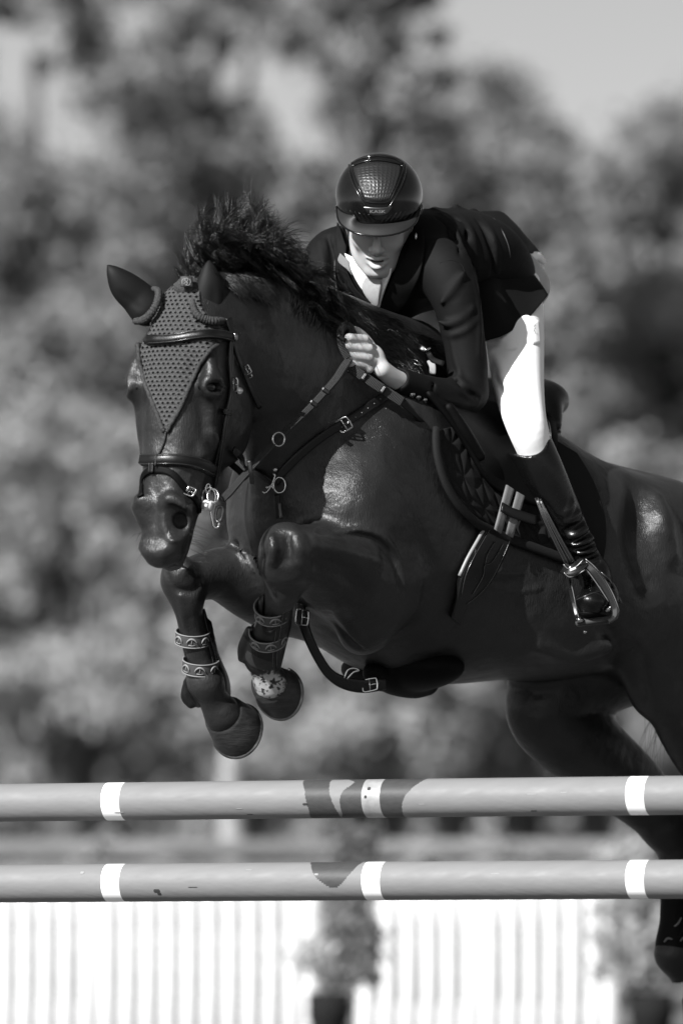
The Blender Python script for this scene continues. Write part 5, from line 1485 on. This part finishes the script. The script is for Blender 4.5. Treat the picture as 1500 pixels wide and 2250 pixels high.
# neck strap and its buckle by the withers
ns = thing('grab_strap', 'narrow leather grab strap with steel buckle behind the rider fist', 'strap', P(940, 790, -.02))
stp([P(922, 762, -.08), P(940, 775, -.09), P(950, 790, -.09), P(975, 800, -.09)], [V(-.2, -1, .2)] * 4, .016, .004, 'strap', M['leather'], ns)
stp([P(944, 792, -.08), P(950, 806, -.09), P(950, 822, -.09)], [V(-.2, -1, .2)] * 3, .018, .004, 'grey_tab', mat('grey_webbing', .2, rough=.7), ns)
g = Geo(); c = P(937, 770, -.10); tube(g, [c + V(-.012, 0, -.003), c + V(.010, 0, .007)], .004, n=8, steps=1); g.build('buckle', M['steel'], ns)
# ================================================================== TENDON BOOTS
def ring_pts(c, ax, r, front, ph0=0, ph1=360, n=20, oval=1.0):
    ax = ax.normalized(); f = (front - ax * front.dot(ax)).normalized(); s_ = ax.cross(f)
    closed = (ph1 - ph0) >= 360
    A = [R(ph0 + (ph1 - ph0) * i / (n if closed else n - 1)) for i in range(n)]
    return [c + (f * math.cos(a) + s_ * math.sin(a) * oval) * r for a in A], [(f * math.cos(a) + s_ * math.sin(a)) for a in A]
def band(parent, c, ax, r, front, w_):
    pp, nn = ring_pts(c, ax, r, front)
    g = Geo(); ribbon(g, pp, nn, w_, .003, steps=2, closed=True)
    o = g.build('strap_band', M['band'], parent)
    for e in (-.46, .46):
        g = Geo(); tube(g, [p + n_ * .0032 + ax.normalized() * (w_ * e) for p, n_ in zip(pp, nn)], .0017, n=6, steps=2, closed=True); g.build('pale_edge', M['print'], o)
    f = (front - ax * front.dot(ax)).normalized(); s_ = ax.normalized().cross(f); up_ = -ax.normalized()
    for a in (-62, -12, 38):
        a = R(a); nn_ = f * math.cos(a) + s_ * math.sin(a); tt = (s_ * math.cos(a) - f * math.sin(a)); q = c + nn_ * (r + .0042)
        g = Geo()
        tube(g, [q + tt * x + up_ * y for x, y in ((-.015, -.004), (-.010, .004), (-.003, .008), (.004, .008), (.011, .003), (.015, -.004))], [.001, .0022, .003, .003, .0022, .001], n=6, steps=2)
        tube(g, [q + up_ * .010, q + up_ * .000, q - up_ * .008], .0013, n=6, steps=1)
        tube(g, [q - tt * .009 - up_ * .009, q - up_ * .0105, q + tt * .009 - up_ * .009], .0014, n=6, steps=1)
        g.build('emblem', M['print'], o)
def tendon_boot(label, pts_, rad, front, cuts, bands, lo, hi, extra=None):
    t = thing('tendon_boot', label, 'leg boot', pts_[-1], 'open fronted boots on the horse legs')
    f = Field()
    f.chain(pts_, rad, k=.01)
    if extra: extra(f)
    for c_, ax_, r_ in cuts: f.ell(c_, ax_, r_, k=.006, op=-1)
    v_, f_ = f.mesh(lo, hi, .0042)
    mk_np('shell', relax(v_, f_, 2), f_, M['leather'], t)
    S_ = Surf((v_, f_))
    for (c_, ax_, r_, w_) in bands: band(t, c_, ax_, r_, front, w_)
    return t, S_
ax1 = (P(452, 1498, -.155) - P(412, 1330, -.235)).normalized()
def ex1(f):
    f.chain([P(412, 1500, -.13), P(410, 1530, -.12), P(420, 1548, -.12)], [.012, .016, .012], k=.01)
    f.chain([P(458, 1370, -.19), P(470, 1440, -.15), P(488, 1500, -.12), P(496, 1540, -.11)], [.010, .014, .020, .014], k=.01)
tb1, S1 = tendon_boot('open fronted black leg boot on the lower reaching foreleg, two pale bands', [P(420, 1350, -.20), P(431, 1400, -.18), P(444, 1450, -.155), P(456, 1500, -.13), P(462, 1524, -.115)], [.041, .043, .045, .057, .052], V(-.2, -1, 0),
    [(P(428, 1440, -.30), (ax1, V(1, 0, .2), V(0, 1, 0)), (.20, .034, .115)), (P(412, 1322, -.22), XYZ, (.07, .08, .022)), (P(478, 1560, -.10), XYZ, (.05, .08, .030))],
    [(P(423, 1400, -.195), V(ax1.x - .25, ax1.y, ax1.z - .0), .0435, .036), (P(441, 1462, -.168), V(ax1.x - .25, ax1.y, ax1.z), .0465, .036)], tuple(P(360, 1620, -.30)), tuple(P(540, 1320, .02)), ex1)
for i, off in enumerate((0, 8)):
    g = Geo(); pp, nn = S1.path([(440 + off, 1345), (446 + off, 1376), (462 + off, 1430), (474 + off, 1480), (484 + off, 1520)], .0005); tube(g, pp, .0016, n=6); g.build('piping', M['piping'], tb1)
ax2 = (P(577, 1440, -.285) - P(606, 1340, -.405)).normalized()
def ex2(f):
    f.chain([P(636, 1316, -.40), P(628, 1368, -.34), P(614, 1420, -.30), P(608, 1462, -.28)], [.010, .016, .018, .013], k=.01)
    f.chain([P(548, 1385, -.32), P(536, 1420, -.29), P(532, 1446, -.27)], [.012, .016, .012], k=.01)
tb2, S2 = tendon_boot('open fronted black leg boot on the higher folded foreleg above the white pastern', [P(608, 1322, -.42), P(601, 1360, -.375), P(588, 1405, -.32), P(576, 1446, -.275)], [.048, .046, .046, .050], V(-.1, -1, 0),
    [(P(590, 1375, -.50), (ax2, V(1, 0, -.2), V(0, 1, 0)), (.20, .030, .115)), (P(614, 1290, -.43), XYZ, (.07, .10, .022))],
    [(P(599, 1340, -.398), V(ax2.x + .30, ax2.y, ax2.z), .0460, .034), (P(589, 1396, -.330), V(ax2.x + .30, ax2.y, ax2.z), .0475, .034)], tuple(P(490, 1540, -.62)), tuple(P(690, 1270, -.10)), ex2)
for i, off in enumerate((0, 9)):
    g = Geo(); pp, nn = S2.path([(628 + off * .6, 1322), (614 + off, 1345), (606 + off, 1390), (600 + off, 1430), (598 + off, 1470)], .0005); tube(g, pp, .0018, n=6); g.build('piping', M['piping'], tb2)
# hind boot
axh = (H(1486, 2050, -.15) - H(1490, 1950, -.15)).normalized()
tb3 = thing('tendon_boot', 'black boot on the hind leg below the lower pole at the right frame edge', 'leg boot', H(1484, 2095, -.15), 'boots on the horse legs')
f = Field(); f.chain([H(1488, 1975, -.15), H(1487, 2030, -.15), H(1484, 2080, -.15), H(1486, 2104, -.15)], [.050, .052, .060, .052], k=.01)
v_, f_ = f.mesh(tuple(H(1380, 2180, -.15) - V(.05, .25, 0)), tuple(H(1580, 1900, -.15) + V(.05, .25, 0)), .005); mk_np('shell', relax(v_, f_, 2), f_, M['leather_matt'], tb3)
S3 = Surf((v_, f_))
for pix in ([(1480, 2036), (1488, 2030), (1496, 2016)], [(1458, 2070), (1466, 2062), (1476, 2064)], [(1493, 2068), (1500, 2060)]):
    g = Geo(); pp, nn = S3.path(pix, .001); tube(g, pp, [.002, .003, .002][:len(pp)], n=6); g.build('mark', mat('grey_mark', .12, rough=.6), tb3)
# ================================================================== JUMP POLES
pm = {'grey': mat('pale_pole_paint', .162, rough=.55, spec=.18, var=.04, vscale=6, bump=.0008, bscale=14, stretch=(.3, 6, 6), rvar=.08),
      'dark': mat('mid_tone_pole_paint', .045, rough=.5, spec=.2, var=.12, vscale=30, stretch=(.3, 5, 5)),
      'white': mat('white_pole_band', .85, rough=.35, spec=.5, coat=.2),
      'cream': mat('scuffed_pole_band', .24, rough=.4, spec=.5, var=.15, vscale=50, coat=.2)}
PA = R(22)
PD = V(math.cos(PA), -math.sin(PA), 0)
def cur(tab, v):
    a = sorted(tab); return float(np.interp(v, [q[0] for q in a], [q[1] for q in a]))
def upper_col(x, v):
    if 222 <= x <= 262 or 1371 <= x <= 1411: return 'white'
    if 793 <= x <= 833: return 'cream'
    if cur([(1, 655), (.4, 668), (-.6, 676), (-1, 671)], v) < x < cur([(1, 716), (.2, 724), (-.8, 738), (-1, 738)], v): return 'dark'
    if cur([(1, 752), (.86, 772), (.72, 768), (.4, 752), (0, 746), (-.8, 745), (-1, 738)], v) < x < 793: return 'dark'
    if 833 < x < cur([(1, 925), (.75, 914), (.5, 903), (.1, 888), (-.4, 881), (-.8, 878), (-1, 876)], v): return 'dark'
    if 716 < x < 775: return 'white2'
    return 'grey'
def lower_col(x, v):
    if 222 <= x <= 262 or 793 <= x <= 833 or 1371 <= x <= 1411: return 'white'
    if v > -.36 and cur([(1, 668), (.85, 676), (.6, 681), (.3, 690), (.05, 700), (-.15, 711), (-.28, 720), (-.34, 726), (-.36, 731)], v) < x < cur([(1, 786), (.6, 774), (.3, 765), (.05, 757), (-.15, 749), (-.28, 742), (-.34, 737), (-.36, 733)], v): return 'dark'
    return 'grey'
def pole(py, colf, label):
    c0 = P(750, py, -.35); r = .0518; n = 72
    xs = np.unique(np.concatenate([np.arange(-620, 640, 20), np.arange(640, 960, 1.6), np.arange(960, 2120, 20), [222, 262, 1371, 1411, 793, 833]]))
    # image x -> distance along the pole
    vs, fs, mi = [], [], []
    for x in xs:
        rr = ray(x + 16, py); q = CO - c0
        # closest: solve in plan
        t = (q.x * rr.y - q.y * rr.x) / (PD.x * rr.y - PD.y * rr.x)
        c = c0 + PD * t
        side = V(-math.sin(PA), -math.cos(PA), 0)
        for k in range(n):
            a = 2 * math.pi * k / n
            wob = 1 + .004 * math.sin(t * 3 + a)
            vs.append(c + (side * math.cos(a) + UP * math.sin(a)) * r * wob)
    names = ['grey', 'dark', 'white', 'cream']
    for i in range(len(xs) - 1):
        for k in range(n):
            fs.append((i * n + k, i * n + (k + 1) % n, (i + 1) * n + (k + 1) % n, (i + 1) * n + k))
            nm = colf((xs[i] + xs[i + 1]) / 2, math.sin(2 * math.pi * (k + .5) / n))
            if nm == 'white2': nm = 'grey'
            mi.append(names.index(nm))
    fs.append(tuple(range(n))); mi.append(0); fs.append(tuple(range((len(xs) - 1) * n, len(xs) * n))[::-1]); mi.append(0)
    o = mk('jump_pole', np.array([tuple(v) for v in vs]), fs, pm['grey'])
    for q in names[1:]: o.data.materials.append(pm[q])
    o.data.polygons.foreach_set('material_index', mi)
    return tag(o, label, 'jump pole', 'poles of the jump')
p1 = pole(1755.5, upper_col, 'upper pale jump pole with dark wavy paint patches either side of its middle band')
p2 = pole(1936.5, lower_col, 'lower pale jump pole with one dark rounded patch left of its middle white band')
# scuffs and dents
def scuff(px, py, w_, h_, m_, parent):
    pc = P(px, py, -.35 - (px - 750) / 800 * math.tan(PA)); side = V(-math.sin(PA), -math.cos(PA), 0)
    org = Vector(parent_org(parent)); 
    mid = P(750, 1755.5 if py < 1850 else 1936.5, -.35); mid = mid + PD * ((pc - mid).dot(PD))
    zz = max(-.97, min(.97, (pc.z - mid.z) / .0518)); g = Geo()
    ang = math.asin(zz)
    rows_ = []
    for i in (-1, -.3, .3, 1):
        a_ = ang + i * h_ / .0518 * .5
        rows_.append([mid + PD * (w_ * .5 * j * (1 - .3 * abs(i))) + (side * math.cos(a_) + UP * math.sin(a_)) * .0524 for j in (-1, -.4, .3, 1)])
    sheet(g, rows_, thick=.0006, nu=3, nv=3); g.build('scuff', m_, parent)
dm = mat('dark_scuff', .02, rough=.8); lm = mat('pale_scuff', .22, rough=.7)
for (x, y, w_, h_, m_, pr) in ((360, 1958, .020, .010, dm, p2), (364, 1964, .012, .008, dm, p2), (686, 1768, .016, .006, dm, p1), (824, 1734, .010, .010, dm, p1), (818, 1752, .008, .008, dm, p1), (710, 1922, .012, .006, lm, p2),
                            (276, 1786, .03, .003, lm, p1), (540, 1778, .02, .002, lm, p1), (1180, 1746, .03, .002, lm, p1), (1250, 1742, .02, .002, lm, p1), (320, 1720, .02, .003, lm, p1), (196, 1918, .012, .008, lm, p2),
                            (940, 1768, .02, .002, lm, p1), (1100, 1920, .03, .002, lm, p2), (1180, 1782, .02, .004, dm, p1), (560, 1790, .02, .003, dm, p1), (560, 1912, .02, .002, lm, p2), (440, 1950, .03, .002, dm, p2)):
    scuff(x, y, w_, h_, m_, pr)

# ================================================================== GROUND
g = Geo()
n = 40
xs = np.linspace(-1, 1, n); vs = []; fs = []
for i in range(n):
    for j in range(n):
        x = np.sign(xs[i]) * abs(xs[i]) ** 3 * 900; y = np.sign(xs[j]) * abs(xs[j]) ** 3 * 900 + 20
        vs.append((x, y, 0))
for i in range(n - 1):
    for j in range(n - 1): fs.append((i * n + j, (i + 1) * n + j, (i + 1) * n + j + 1, i * n + j + 1))
g.add(vs, fs)
gr_ = g.build('ground', mat('sand_and_turf', .11, rough=.95, spec=.1, var=.5, vscale=.6, bump=.02, bscale=9)); gr_['kind'] = 'structure'

# ================================================================== WHITE FENCE
FY = 16.0
def fence(x0, x1, label, seed):
    t = thing('picket_fence', label, 'fence', P((x0 + x1) / 2, 2600, FY))
    t.location.z = 0
    m_ = fence_m
    a, b_ = P(x0, 2200, FY).x, P(x1, 2200, FY).x
    zt = P(750, 1955, FY).z; zr = P(750, 2048, FY).z; zb = P(750, 2205, FY).z; zb2 = .12
    g = Geo(); pitch = .101; k = int((b_ - a) / pitch)
    rnd = random.Random(seed)
    for i in range(k + 1):
        x = a + i * pitch
        box(g, V(x, FY, (zt + .1) / 2), XYZ, (.0345, .011, (zt - .1) / 2 + rnd.uniform(-.004, .004)), .003)
    tag(g.build('pickets', m_, t), kind='stuff') if k > 100 else g.build('pickets', m_, t)
    for (zc, h_) in (((zt + zr) / 2 - .0, (zt - zr) / 2 - .02), ((zb + .55) / 2, (zb - .55) / 2), ):
        g = Geo(); box(g, V((a + b_) / 2, FY + .0225, zc), XYZ, ((b_ - a) / 2, .008, h_), .003); g.build('rail', m_, t)
    q = a
    while q <= b_ + .01 and (b_ - a):
        g = Geo(); box(g, V(q, FY + .05, zt / 2 + .02), XYZ, (.05, .045, zt / 2 + .04), .006); g.build('post', m_, t); q += (b_ - a) / max(2, round((b_ - a) / 1.1))
    return t
board_m = mat('weathered_grey_board', .13, rough=.8, spec=.2, var=.35, vscale=1.4)
fence_m = mat('white_painted_wood', .52, rough=.5, spec=.3, var=.05, vscale=3)
fence(-1700, 680, 'white picket fence left of the dark potted conifer', 1)
fence(806, 1336, 'white picket fence between the two potted plants', 2)

# ================================================================== VEGETATION
def leaves(cl, size, per, seed, flat=.6):
    """leaf faces spread through clumps: cl rows (x,y,z,r)"""
    rg = np.random.default_rng(seed)
    C_ = np.array(cl, float)
    n = (per * (C_[:, 3] / C_[:, 3].mean()) ** 1.6).astype(int).clip(12)
    idx = np.repeat(np.arange(len(C_)), n); N_ = len(idx)
    d = rg.normal(size=(N_, 3)); d /= np.linalg.norm(d, axis=1, keepdims=True)
    r = C_[idx, 3] * np.abs(rg.normal(0, .62, N_)) * 1.0
    c = C_[idx, :3] + d * r[:, None] * np.array([1, 1, .8])
    nr = d * .6 + rg.normal(size=(N_, 3)) * flat; nr /= np.linalg.norm(nr, axis=1, keepdims=True)
    u = np.cross(nr, rg.normal(size=(N_, 3))); u /= np.linalg.norm(u, axis=1, keepdims=True); v = np.cross(nr, u)
    s_ = size * rg.uniform(.6, 1.3, N_)[:, None]
    q = np.stack([c - u * s_, c - v * s_ * .55, c + u * s_, c + v * s_ * .55], 1).reshape(-1, 3)
    return q, np.arange(N_ * 4).reshape(-1, 4)
def leaf_mat(name, lo, hi, sc):
    m = mat(name, lo, base2=hi, vscale=sc, rough=.5, spec=.3, detail=2, coord='Object')
    t = m.node_tree; N = t.nodes; L = t.links.new; b = N['Principled BSDF']      # light passes through thin leaves
    tl = N.new('ShaderNodeBsdfTranslucent'); mx = N.new('ShaderNodeMixShader'); mx.inputs[0].default_value = .35
    L(b.inputs['Base Color'].links[0].from_socket, tl.inputs[0])
    L(b.outputs[0], mx.inputs[1]); L(tl.outputs[0], mx.inputs[2]); L(mx.outputs[0], N['Material Output'].inputs[0])
    return m
bark = mat('tree_bark', .06, rough=.9, var=.4, vscale=4, bump=.02, bscale=12)
GAPS = [(150, 420, 40, 34), (240, 250, 34, 30), (700, 200, 30, 50), (850, 150, 40, 26), (330, 60, 30, 30), (120, 60, 30, 36), (560, 320, 40, 26), (905, 90, 26, 40), (640, 235, 52, 105), (30, 195, 60, 55), (70, 300, 70, 50), (262, 95, 36, 55), (0, 120, 40, 60), (370, 410, 22, 22), (560, 170, 70, 40), (720, 60, 60, 26), (780, 110, 40, 26), (420, 120, 34, 34), (480, 40, 40, 20)]
def skyline(x):
    return float(np.interp(x, [-400, 0, 900, 955, 975, 1010, 1060, 1110, 1150, 1190, 1250, 1300, 1350, 1400, 1440, 1500, 1560, 1700], [-260, -220, -200, 20, 150, 170, 150, 160, 195, 255, 285, 300, 330, 300, 250, 215, 200, 180]))
def inside(px, py):
    if py < skyline(px): return False
    for gx, gy, ra, rb in GAPS:
        if ((px - gx) / ra) ** 2 + ((py - gy) / rb) ** 2 < 2.0: return False
    return True
def tree(name, label, tx, d, x0, x1, y0, y1, ncl, rpx, per, size, m_, seed, bk=None):
    rg = random.Random(seed); t = thing(name, label, 'tree', P(tx, 2200, d)); t.location.z = 0
    sc = 16000 / (20 + d); cl = []
    tries = 0
    while len(cl) < ncl and tries < ncl * 20:
        tries += 1
        u, v = rg.uniform(-1, 1), rg.uniform(-1, 1)
        if u * u + v * v > 1.05: continue
        px = (x0 + x1) / 2 + u * (x1 - x0) / 2; py = (y0 + y1) / 2 + v * (y1 - y0) / 2
        if not inside(px, py): continue
        r = rpx * rg.choice((.35, .45, .6, .75, 1.0))
        p_ = P(px, py, d + rg.uniform(-1, 1) * (x1 - x0) / sc * .42)
        cl.append((p_.x, p_.y, p_.z, r / sc))
    v_, f_ = leaves(cl, size, per, seed)
    o = mk_np('crown', v_, f_, m_, t)
    g = Geo(); base = P(tx, 2200, d); base.z = -.1
    top = P((x0 + x1) / 2, y0 + (y1 - y0) * .25, d)
    q = [base, base.lerp(top, .35) + V(.2, 0, 0), base.lerp(top, .7) - V(.15, 0, 0), top]
    w0 = .16 + .012 * top.z
    tube(g, q, [w0 * 1.25, w0, w0 * .6, w0 * .2], n=10, steps=4)
    for i in range(0, len(cl), max(1, len(cl) // 14)):
        a = q[1].lerp(q[3], rg.uniform(.0, .8)); b_ = Vector(cl[i][:3])
        tube(g, [a, a.lerp(b_, .5) + V(0, 0, .15), b_], [w0 * .4, w0 * .22, w0 * .06], n=6, steps=3)
    g.build('trunk', bk or bark, t)
    return t
LM = [leaf_mat('mid_leaves', .12, .42, .8), leaf_mat('pale_leaves', .18, .50, .8), leaf_mat('dark_leaves', .11, .34, .9), leaf_mat('deep_leaves', .15, .36, .7)]
GT = 'trees behind the arena'
def T(*a): 
    t = tree(*a); t['group'] = GT; return t
T('leafy_tree', 'tall blurred tree with bright gaps at the upper left of the picture', 140, 66, -220, 380, -180, 1000, 210, 80, 300, .075, LM[0], 11)
T('leafy_tree', 'tall dark crowned tree above the horse mane', 470, 70, 250, 700, -260, 900, 210, 76, 300, .075, LM[0], 12)
T('leafy_tree', 'tall tree behind the rider helmet reaching the top of the frame', 800, 64, 620, 985, -260, 900, 190, 72, 300, .075, LM[2], 13)
T('leafy_tree', 'rounded tree behind the rider back with a dark top clump', 1110, 74, 930, 1300, 150, 1200, 190, 72, 330, .08, LM[0], 14)
T('leafy_tree', 'lower bushy tree at the right edge under the open sky', 1440, 70, 1240, 1740, 200, 1250, 200, 78, 330, .08, LM[3], 15)
T('leafy_tree', 'pale sunlit tree behind the horse muzzle at the left edge', 120, 62, -160, 420, 900, 1600, 190, 70, 300, .07, LM[1], 16)
T('leafy_tree', 'pale sunlit bush tree seen between the forelegs and the belly', 720, 62, 420, 1060, 1150, 1750, 180, 70, 300, .07, LM[1], 17)
T('leafy_tree', 'dark tree glimpsed behind the horse hindquarters', 1250, 66, 980, 1700, 1000, 1750, 200, 76, 330, .08, LM[3], 18)
for i, (tx, x0, x1, y0, y1, m_) in enumerate(((60, -260, 420, 240, 1750, 2), (520, 300, 760, 350, 1700, 3), (960, 720, 1240, 330, 1750, 2), (1380, 1160, 1760, 420, 1750, 2))):
    t = T('background_tree', ['dense dark tree far behind the horse ears', 'dense tree far behind the flying mane', 'dense dark tree far behind the rider', 'dense dark tree far behind the horse rump'][i], tx, 92, x0, x1, y0, y1, 190, 130, 330, .12, LM[m_], 30 + i)
# the distant wood that closes the view: one mass
rg = random.Random(5); cl = []
for i in range(2600):
    px = rg.uniform(-500, 2000) if i < 1000 else rg.choice((rg.uniform(-3600, -450), rg.uniform(1950, 4800))); top_y = skyline(px) + 150 if px > 930 else 330
    py = rg.uniform(max(top_y, 430), 1900); p_ = P(px, py, 112 + rg.uniform(-3, 3)); cl.append((p_.x, p_.y, p_.z, rg.uniform(.8, 1.3)))
v_, f_ = leaves(cl, .2, 100, 77)
tag(mk_np('distant_wood', v_, f_, LM[3]), 'unbroken mass of distant woodland filling the background', 'woodland', kind='stuff')  # leaf colour raised in tone to stand in for distance haze
# boarded fence between the poles
bo = thing('board_fence', 'low grey horizontal board fence seen as a pale band between the two jump poles', 'fence', V(0, 24, 0))
zt_ = P(750, 1846, 24).z
x = -9.6
while x < 9.7:
    g = Geo(); box(g, V(x, 24.03, zt_ / 2), XYZ, (.05, .045, zt_ / 2), .005); g.build('post', board_m, bo); x += 1.6
for i in range(8):
    g = Geo(); box(g, V(0, 24 - .03, zt_ - .055 - i * .150), XYZ, (9.8, .012, .058), .003); g.build('board', board_m, bo)
# birch with a pale stem
bt = thing('birch_tree', 'slim pale birch trunk left of centre behind the jump poles', 'tree', P(512, 2200, 28)); bt.location.z = 0
g = Geo(); b0 = P(516, 2200, 28); b0.z = -.05
tube(g, [b0, P(514, 1950, 28), P(508, 1750, 28), P(514, 1560, 28), P(520, 1380, 28.2)], [.105, .095, .085, .055, .03], n=12); g.build('trunk', mat('birch_bark', .22, rough=.8, var=.4, vscale=6, stretch=(1, 1, 3)), bt)
cl = []
for i in range(26):
    p_ = P(520 + rg.gauss(0, 70), 1400 + rg.gauss(0, 90), 28 + rg.uniform(-.8, .8)); cl.append((p_.x, p_.y, p_.z, rg.uniform(.12, .26)))
v_, f_ = leaves(cl, .035, 90, 79); mk_np('crown', v_, f_, LM[1], bt)
# pale flowering shrubs behind the fence
for i, (px, py, r, lb) in enumerate(((215, 1868, .10, 'pale round flowering bush left, between the jump poles'), (926, 1905, .12, 'pale flowering bush near the centre, between the jump poles'), (1138, 1890, .11, 'pale flowering bush right of centre between the jump poles'), (1335, 1862, .12, 'pale flowering bush beside the hind leg between the jump poles'))):
    t = thing('flowering_bush', lb, 'bush', P(px, 2200, 22), 'flowering bushes behind the fence'); t.location.z = 0
    c = P(px, py, 22); g = Geo(); b0 = V(c.x, 22, 0); tube(g, [b0, V(c.x + .02, 22, c.z * .5), V(c.x, 22, c.z)], [.03, .02, .01], n=8); g.build('stem', bark, t)
    cl = [(c.x + rg.gauss(0, .05), 22 + rg.gauss(0, .1), c.z + rg.gauss(0, .05) - .0, rg.uniform(.04, .07)) for _ in range(6)]
    v_, f_ = leaves(cl, .018, 90, 90 + i); mk_np('blossom', v_, f_, mat('blossom', .22, rough=.7), t)
    cl = [(c.x + rg.gauss(0, .12), 22 + rg.gauss(0, .12), c.z - .25 - rg.random() * .6, rg.uniform(.08, .14)) for _ in range(16)]
    v_, f_ = leaves(cl, .02, 90, 95 + i); mk_np('foliage', v_, f_, LM[3], t)
# potted plants in front of the fence
def potted(px, ptop, pbot, wpx, d, label, foli, seed):
    t = thing('potted_plant', label, 'potted plant', P(px, pbot, d)); sc = 16000 / (20 + d)
    zb = 0.0; t.location.z = 0
    c = P(px, ptop, d); r = wpx / sc / 2
    g = Geo(); n = 28; vs = []; fs = []
    prof = [(0, .0), (0, .72), (.85, .95), (.86, 1.04), (1.0, 1.05), (1.0, .93), (.93, .92), (.93, 0)]
    for hgt, rr in prof:
        for k in range(n):
            a = 2 * math.pi * k / n; vs.append((c.x + r * rr * math.cos(a), d + r * rr * math.sin(a), c.z * hgt))
    for i in range(len(prof) - 1):
        for k in range(n): fs.append((i * n + k, i * n + (k + 1) % n, (i + 1) * n + (k + 1) % n, (i + 1) * n + k))
    g.add(vs, fs); g.build('pot', mat('dark_plastic_pot', .012, rough=.9, spec=.1), t)
    for (nm, rows_, size, per, m_) in foli:
        cl = []
        rr_ = random.Random(seed)
        for (x, y, rp, cnt) in rows_:
            for _ in range(cnt):
                p_ = P(x + rr_.gauss(0, rp), y + rr_.gauss(0, rp), d + rr_.gauss(0, rp / sc)); cl.append((p_.x, p_.y, p_.z, rr_.uniform(.05, .1)))
        v_, f_ = leaves(cl, size, per, seed); mk_np(nm, v_, f_, m_, t)
    g = Geo(); tube(g, [V(c.x, d, c.z * .8), P(px + 10, ptop - 150, d), P(px + 20, ptop - 330, d)], [.02, .014, .008], n=8); g.build('stem', bark, t)
potted(722, 2180, 2260, 90, 14.6, 'dark pot with slim conifer and pale flowers, left of centre before the fence',
       [('foliage', [(775, 2030, 14, 14), (765, 1960, 14, 12), (772, 1900, 16, 10), (778, 1840, 13, 8), (785, 2080, 16, 14), (786, 2120, 12, 7), (745, 2120, 12, 6), (750, 2020, 10, 5)], .022, 110, LM[2]), ('flowers', [(672, 2110, 16, 7), (700, 2130, 18, 7), (690, 2080, 16, 5)], .016, 60, mat('pale_flowers', .4, rough=.7))], 41)
potted(1430, 2182, 2260, 92, 14.6, 'dark pot with a tall loose grey shrub at the lower right beside the hind hoof',
       [('foliage', [(1380, 2010, 20, 14), (1400, 1950, 20, 11), (1420, 2060, 30, 18), (1370, 2080, 26, 16), (1440, 2105, 24, 16), (1390, 1900, 22, 12), (1460, 2040, 26, 16), (1350, 2110, 12, 5)], .022, 100, leaf_mat('grey_green_leaves', .22, .50, 3))], 42)
